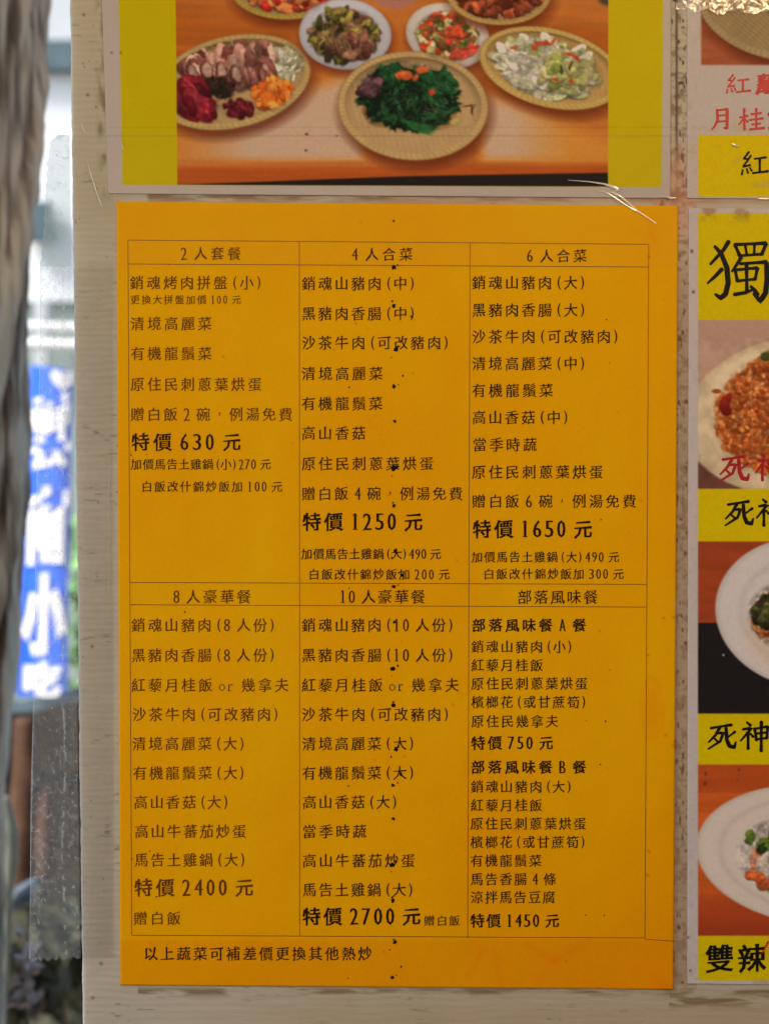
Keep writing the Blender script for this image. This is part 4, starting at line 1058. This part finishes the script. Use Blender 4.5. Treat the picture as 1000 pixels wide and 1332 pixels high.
for ch, cx, cy, wd, ht in (('雲', 66, 560, 58, 104), ('南', 61, 683, 58, 102), ('小', 58, 797, 58, 108), ('吃', 55, 883, 54, 46)): ban_print(ch, cx, cy, wd, ht, .02 if ch in '雲' else .048)
# white blossom shape in the corner of the banner
a_ = np.linspace(0, 2 * math.pi, 20, endpoint=False)
hx = 84 + 16 * np.sin(a_) ** 3; hy = 493 - 16 * (.81 * np.cos(a_) - .31 * np.cos(2 * a_) - .12 * np.cos(3 * a_))
pp = ban(hx, hy); pp[:, 1] -= .004
mesh_obj('emblem', pp, [tuple(range(20))], M_bwhite, bn)
M_rail = flat_mat('blue_grey_rail', (98, 118, 128), .4, .4, 0, .1, 30)
tag(slant('banner_rail', [(6, 922), (30, 912), (160, 880), (160, 893), (48, 925), (10, 928)], BY + .03, .03, M_rail), 'blue grey rail tilted under the foot of the banner', 'rail')

# weathered trunk at the far left
def loft(name, spine, mat, parent=None, nseg=64, nring=40, disp=.006, seed=1, ridge=1.0, colf=None):
    """spine: (x, y, Y, radius m) from top to foot in photograph coordinates"""
    sp = np.array(spine, float); t = np.linspace(0, len(sp) - 1, nring)
    s = np.stack([np.interp(t, np.arange(len(sp)), sp[:, i]) for i in range(4)], 1)
    c = np.array([at(a[0], a[1], a[2]) for a in s]); R = s[:, 3]
    th = np.linspace(0, 2 * math.pi, nseg, endpoint=False)
    TH, TT = np.meshgrid(th, np.arange(nring))
    L = np.linalg.norm(c[-1] - c[0])
    hh = np.cumsum(np.concatenate([[0], np.linalg.norm(np.diff(c, axis=0), axis=1)]))[TT]
    tw = TH + hh * 1.5
    f = fbm(np.cos(tw) * R.mean() * 1000 + 500, np.sin(tw) * R.mean() * 1000 + 500 + hh * 160, 16, seed, 22, 4)
    rr = R[TT] + disp * ridge * ((f - .5) * 2 + .7 * (fbm(TH * R.mean() * 1000, hh * 1000, 6, seed + 3, 50, 3) - .5))
    x = c[TT, 0] + rr * np.cos(TH); y = c[TT, 1] + rr * np.sin(TH); z = c[TT, 2]
    V = np.stack([x, y, z], -1).reshape(-1, 3)
    F = []
    for i in range(nring - 1):
        for k in range(nseg):
            k2 = (k + 1) % nseg; F.append((i * nseg + k, (i + 1) * nseg + k, (i + 1) * nseg + k2, i * nseg + k2))
    F += [tuple(range(nseg)), tuple((nring - 1) * nseg + np.arange(nseg)[::-1])]
    cols = None
    if colf is not None:
        cc = colf(TH, hh, f).reshape(-1, 3); cols = np.concatenate([cc, np.ones((len(cc), 1))], 1)
    return mesh_obj(name, V, F, mat, parent, True, cols)
M_bark = print_mat('weathered_bark', rough=.85, coat=0, spec=.15, bumps=(((3, 3, 1), 60, 5, .6, .004),))
def bark_col(TH, hh, f):
    fine = fbm(TH * 50, hh * 1000, 5.5, 64, 60, 3); f = f * .45 + fine * .55
    c = np.array((170, 162, 146.)) * np.ones(f.shape + (3,))
    g = np.clip((f - .28) / .26, 0, 1)[..., None]
    c = np.array((62, 48, 38.)) * (1 - g) + c * g
    st = np.clip(fbm(TH * 9, hh * 20, 4, 61, 8) * 2.2 - .9, 0, 1)[..., None]; c = c * (1 - .5 * st) + np.array((160, 180, 182.)) * .5 * st
    br = np.clip(fbm(TH * 14 + 30, hh * 30, 5, 62, 9) * 3 - 1.7, 0, 1)[..., None]; c = c * (1 - .5 * br) + np.array((96, 74, 54.)) * .5 * br
    return refl(c, 1.5)
tr = thing('tree_trunk', 'gnarled grey weathered tree trunk left of the board', 'tree')
loft('trunk', [(-26, -140, .5, .052), (-26, 60, .5, .051), (-30, 250, .5, .049), (-32, 420, .5, .047), (-38, 620, .5, .049), (-46, 780, .5, .047), (-58, 920, .5, .046), (-72, 1080, .5, .050), (-80, 1500, .5, .06)], M_bark, tr, 96, 110, .013, 71, 1, bark_col)
loft('limb', [(62, -140, .56, .014), (44, 60, .54, .013), (26, 180, .5, .012), (10, 300, .49, .012), (-20, 430, .5, .012), (-60, 560, .5, .012)], M_bark, tr, 30, 60, .006, 72, 1, bark_col)

# lower left: dark clutter
M_dark = flat_mat('dark_stained_timber', (48, 40, 33), .8, .2, 0, .35, 14, (((1, 1, 1), 40, 4, .4, .01),))
ct = thing('timber_counter', 'dark stained timber counter below the blue banner', 'counter')
for i in range(5):
    y0_ = 914 + i * 96; slab('plank', -200, y0_, 240, y0_ + 93, 2.0 + .012 * (i % 2), .03, M_dark, ct, .004)
M_rust = flat_mat('red_brown_wood', (84, 60, 46), .7, .2, 0, .35, 40)
tag(loft('wooden_club', [(34, 935, .9, .012), (36, 1010, .9, .017), (32, 1100, .9, .016), (28, 1170, .9, .011)], M_rust, None, 24, 30, .003, 81), 'brown turned wooden post end left of the hanging tape', 'wooden post')
tag(loft('clay_bottle', [(58, 1025, .9, .008), (60, 1055, .9, .013), (60, 1110, .9, .014), (60, 1142, .9, .010)], M_rust, None, 24, 20, .001, 82), 'red brown bottle shape seen through the hanging tape', 'bottle')
M_palegrey = flat_mat('bleached_wood', (136, 140, 126), .8, .2, 0, .15, 60)
tag(loft('bleached_stick', [(6, 1035, .7, .005), (12, 1080, .7, .009), (14, 1120, .7, .008), (10, 1165, .7, .005), (4, 1330, .7, .004)], M_palegrey, None, 16, 30, .002, 83), 'bleached crooked stick at the lower left', 'stick')
M_teal = flat_mat('blue_grey_glaze', (66, 80, 92), .35, .5, .3, .15, 30)
def lathe(name, cx, cy, Y, prof, mat, parent=None, n=28, tilt=0):
    c = at(cx, cy, Y); V, F = [], []
    for (r, z) in prof:
        for k in range(n):
            a = 2 * math.pi * k / n; x, y, zz = r * math.cos(a), r * math.sin(a), z
            x, zz = x * math.cos(tilt) - zz * math.sin(tilt), x * math.sin(tilt) + zz * math.cos(tilt)
            V.append((c[0] + x, c[1] + y, c[2] + zz))
    for i in range(len(prof) - 1):
        for k in range(n): F.append((i * n + k, i * n + (k + 1) % n, (i + 1) * n + (k + 1) % n, (i + 1) * n + k))
    F.append(tuple(range(n))[::-1])
    return mesh_obj(name, V, F, mat, parent, True)
tag(lathe('bowl', 30, 1172, .75, [(.006, -.007), (.014, -.006), (.020, .003), (.0235, .014), (.022, .014), (.018, .004), (.001, -.003)], M_teal, tilt=.5), 'small blue grey bowl tipped on its side behind the tape', 'bowl')
M_lilac = flat_mat('lilac_petal', (178, 168, 164), .7, .2, 0, .08, 60)
M_leaf = flat_mat('olive_leaf', (62, 62, 44), .6, .3, 0, .35, 50)
M_leaf2 = flat_mat('fresh_leaf', (120, 168, 96), .6, .3, 0, .3, 50)
def leaves(name, cx, cy, Y, sx, sy, n, size, mat, seed, parent=None, depth=.05):
    q = np.random.default_rng(seed); V, F = [], []
    sc = (Y + DIST) / DIST * .000411
    c = at(cx, cy, Y)
    for k in range(n):
        p = c + np.array([q.normal(0, sx * sc), q.normal(0, depth), q.normal(0, sy * sc)])
        d = q.normal(0, 1, 3); d /= np.linalg.norm(d); u = np.cross(d, q.normal(0, 1, 3)); u /= np.linalg.norm(u); nn = np.cross(d, u)
        s = size * (.6 + .8 * q.random()); b = len(V)
        for f, wd, bd_ in ((0, 0, 0), (.3, .22, .05), (.65, .2, .04), (1, 0, -.08)):
            if wd == 0: V.append(p + d * s * f + nn * s * bd_)
            else: V += [p + d * s * f + u * s * wd + nn * s * bd_, p + d * s * f - u * s * wd + nn * s * bd_]
        F += [(b, b + 1, b + 2), (b + 1, b + 3, b + 4, b + 2), (b + 3, b + 5, b + 4)]
    return mesh_obj(name, np.array(V), F, mat, parent)
fl = thing('flower', 'pale lilac dried flower stem at the bottom left corner', 'flower')
leaves('petals', 34, 1270, .55, 5, 24, 60, .016, M_lilac, 91, fl, .006)
pipe('stem', at(24, 1240, .555), at(44, 1400, .555), .0016, M_leaf, fl)
sh = thing('shrub', 'olive leafy shrub in the dark lower left corner', 'shrub')
leaves('foliage', 30, 1270, 1.4, 60, 60, 420, .06, M_leaf, 92, sh, .10); pipe('stem', at(40, 1260, 1.42), at(44, 1480, 1.42), .008, M_dark, sh)
gp = thing('plant', 'fresh green plant right of the blue banner', 'plant')
leaves('foliage', 122, 770, 1.95, 10, 55, 400, .04, M_leaf2, 93, gp, .06); pipe('stem', at(122, 760, 1.98), at(122, 1000, 1.98), .008, M_dark, gp)
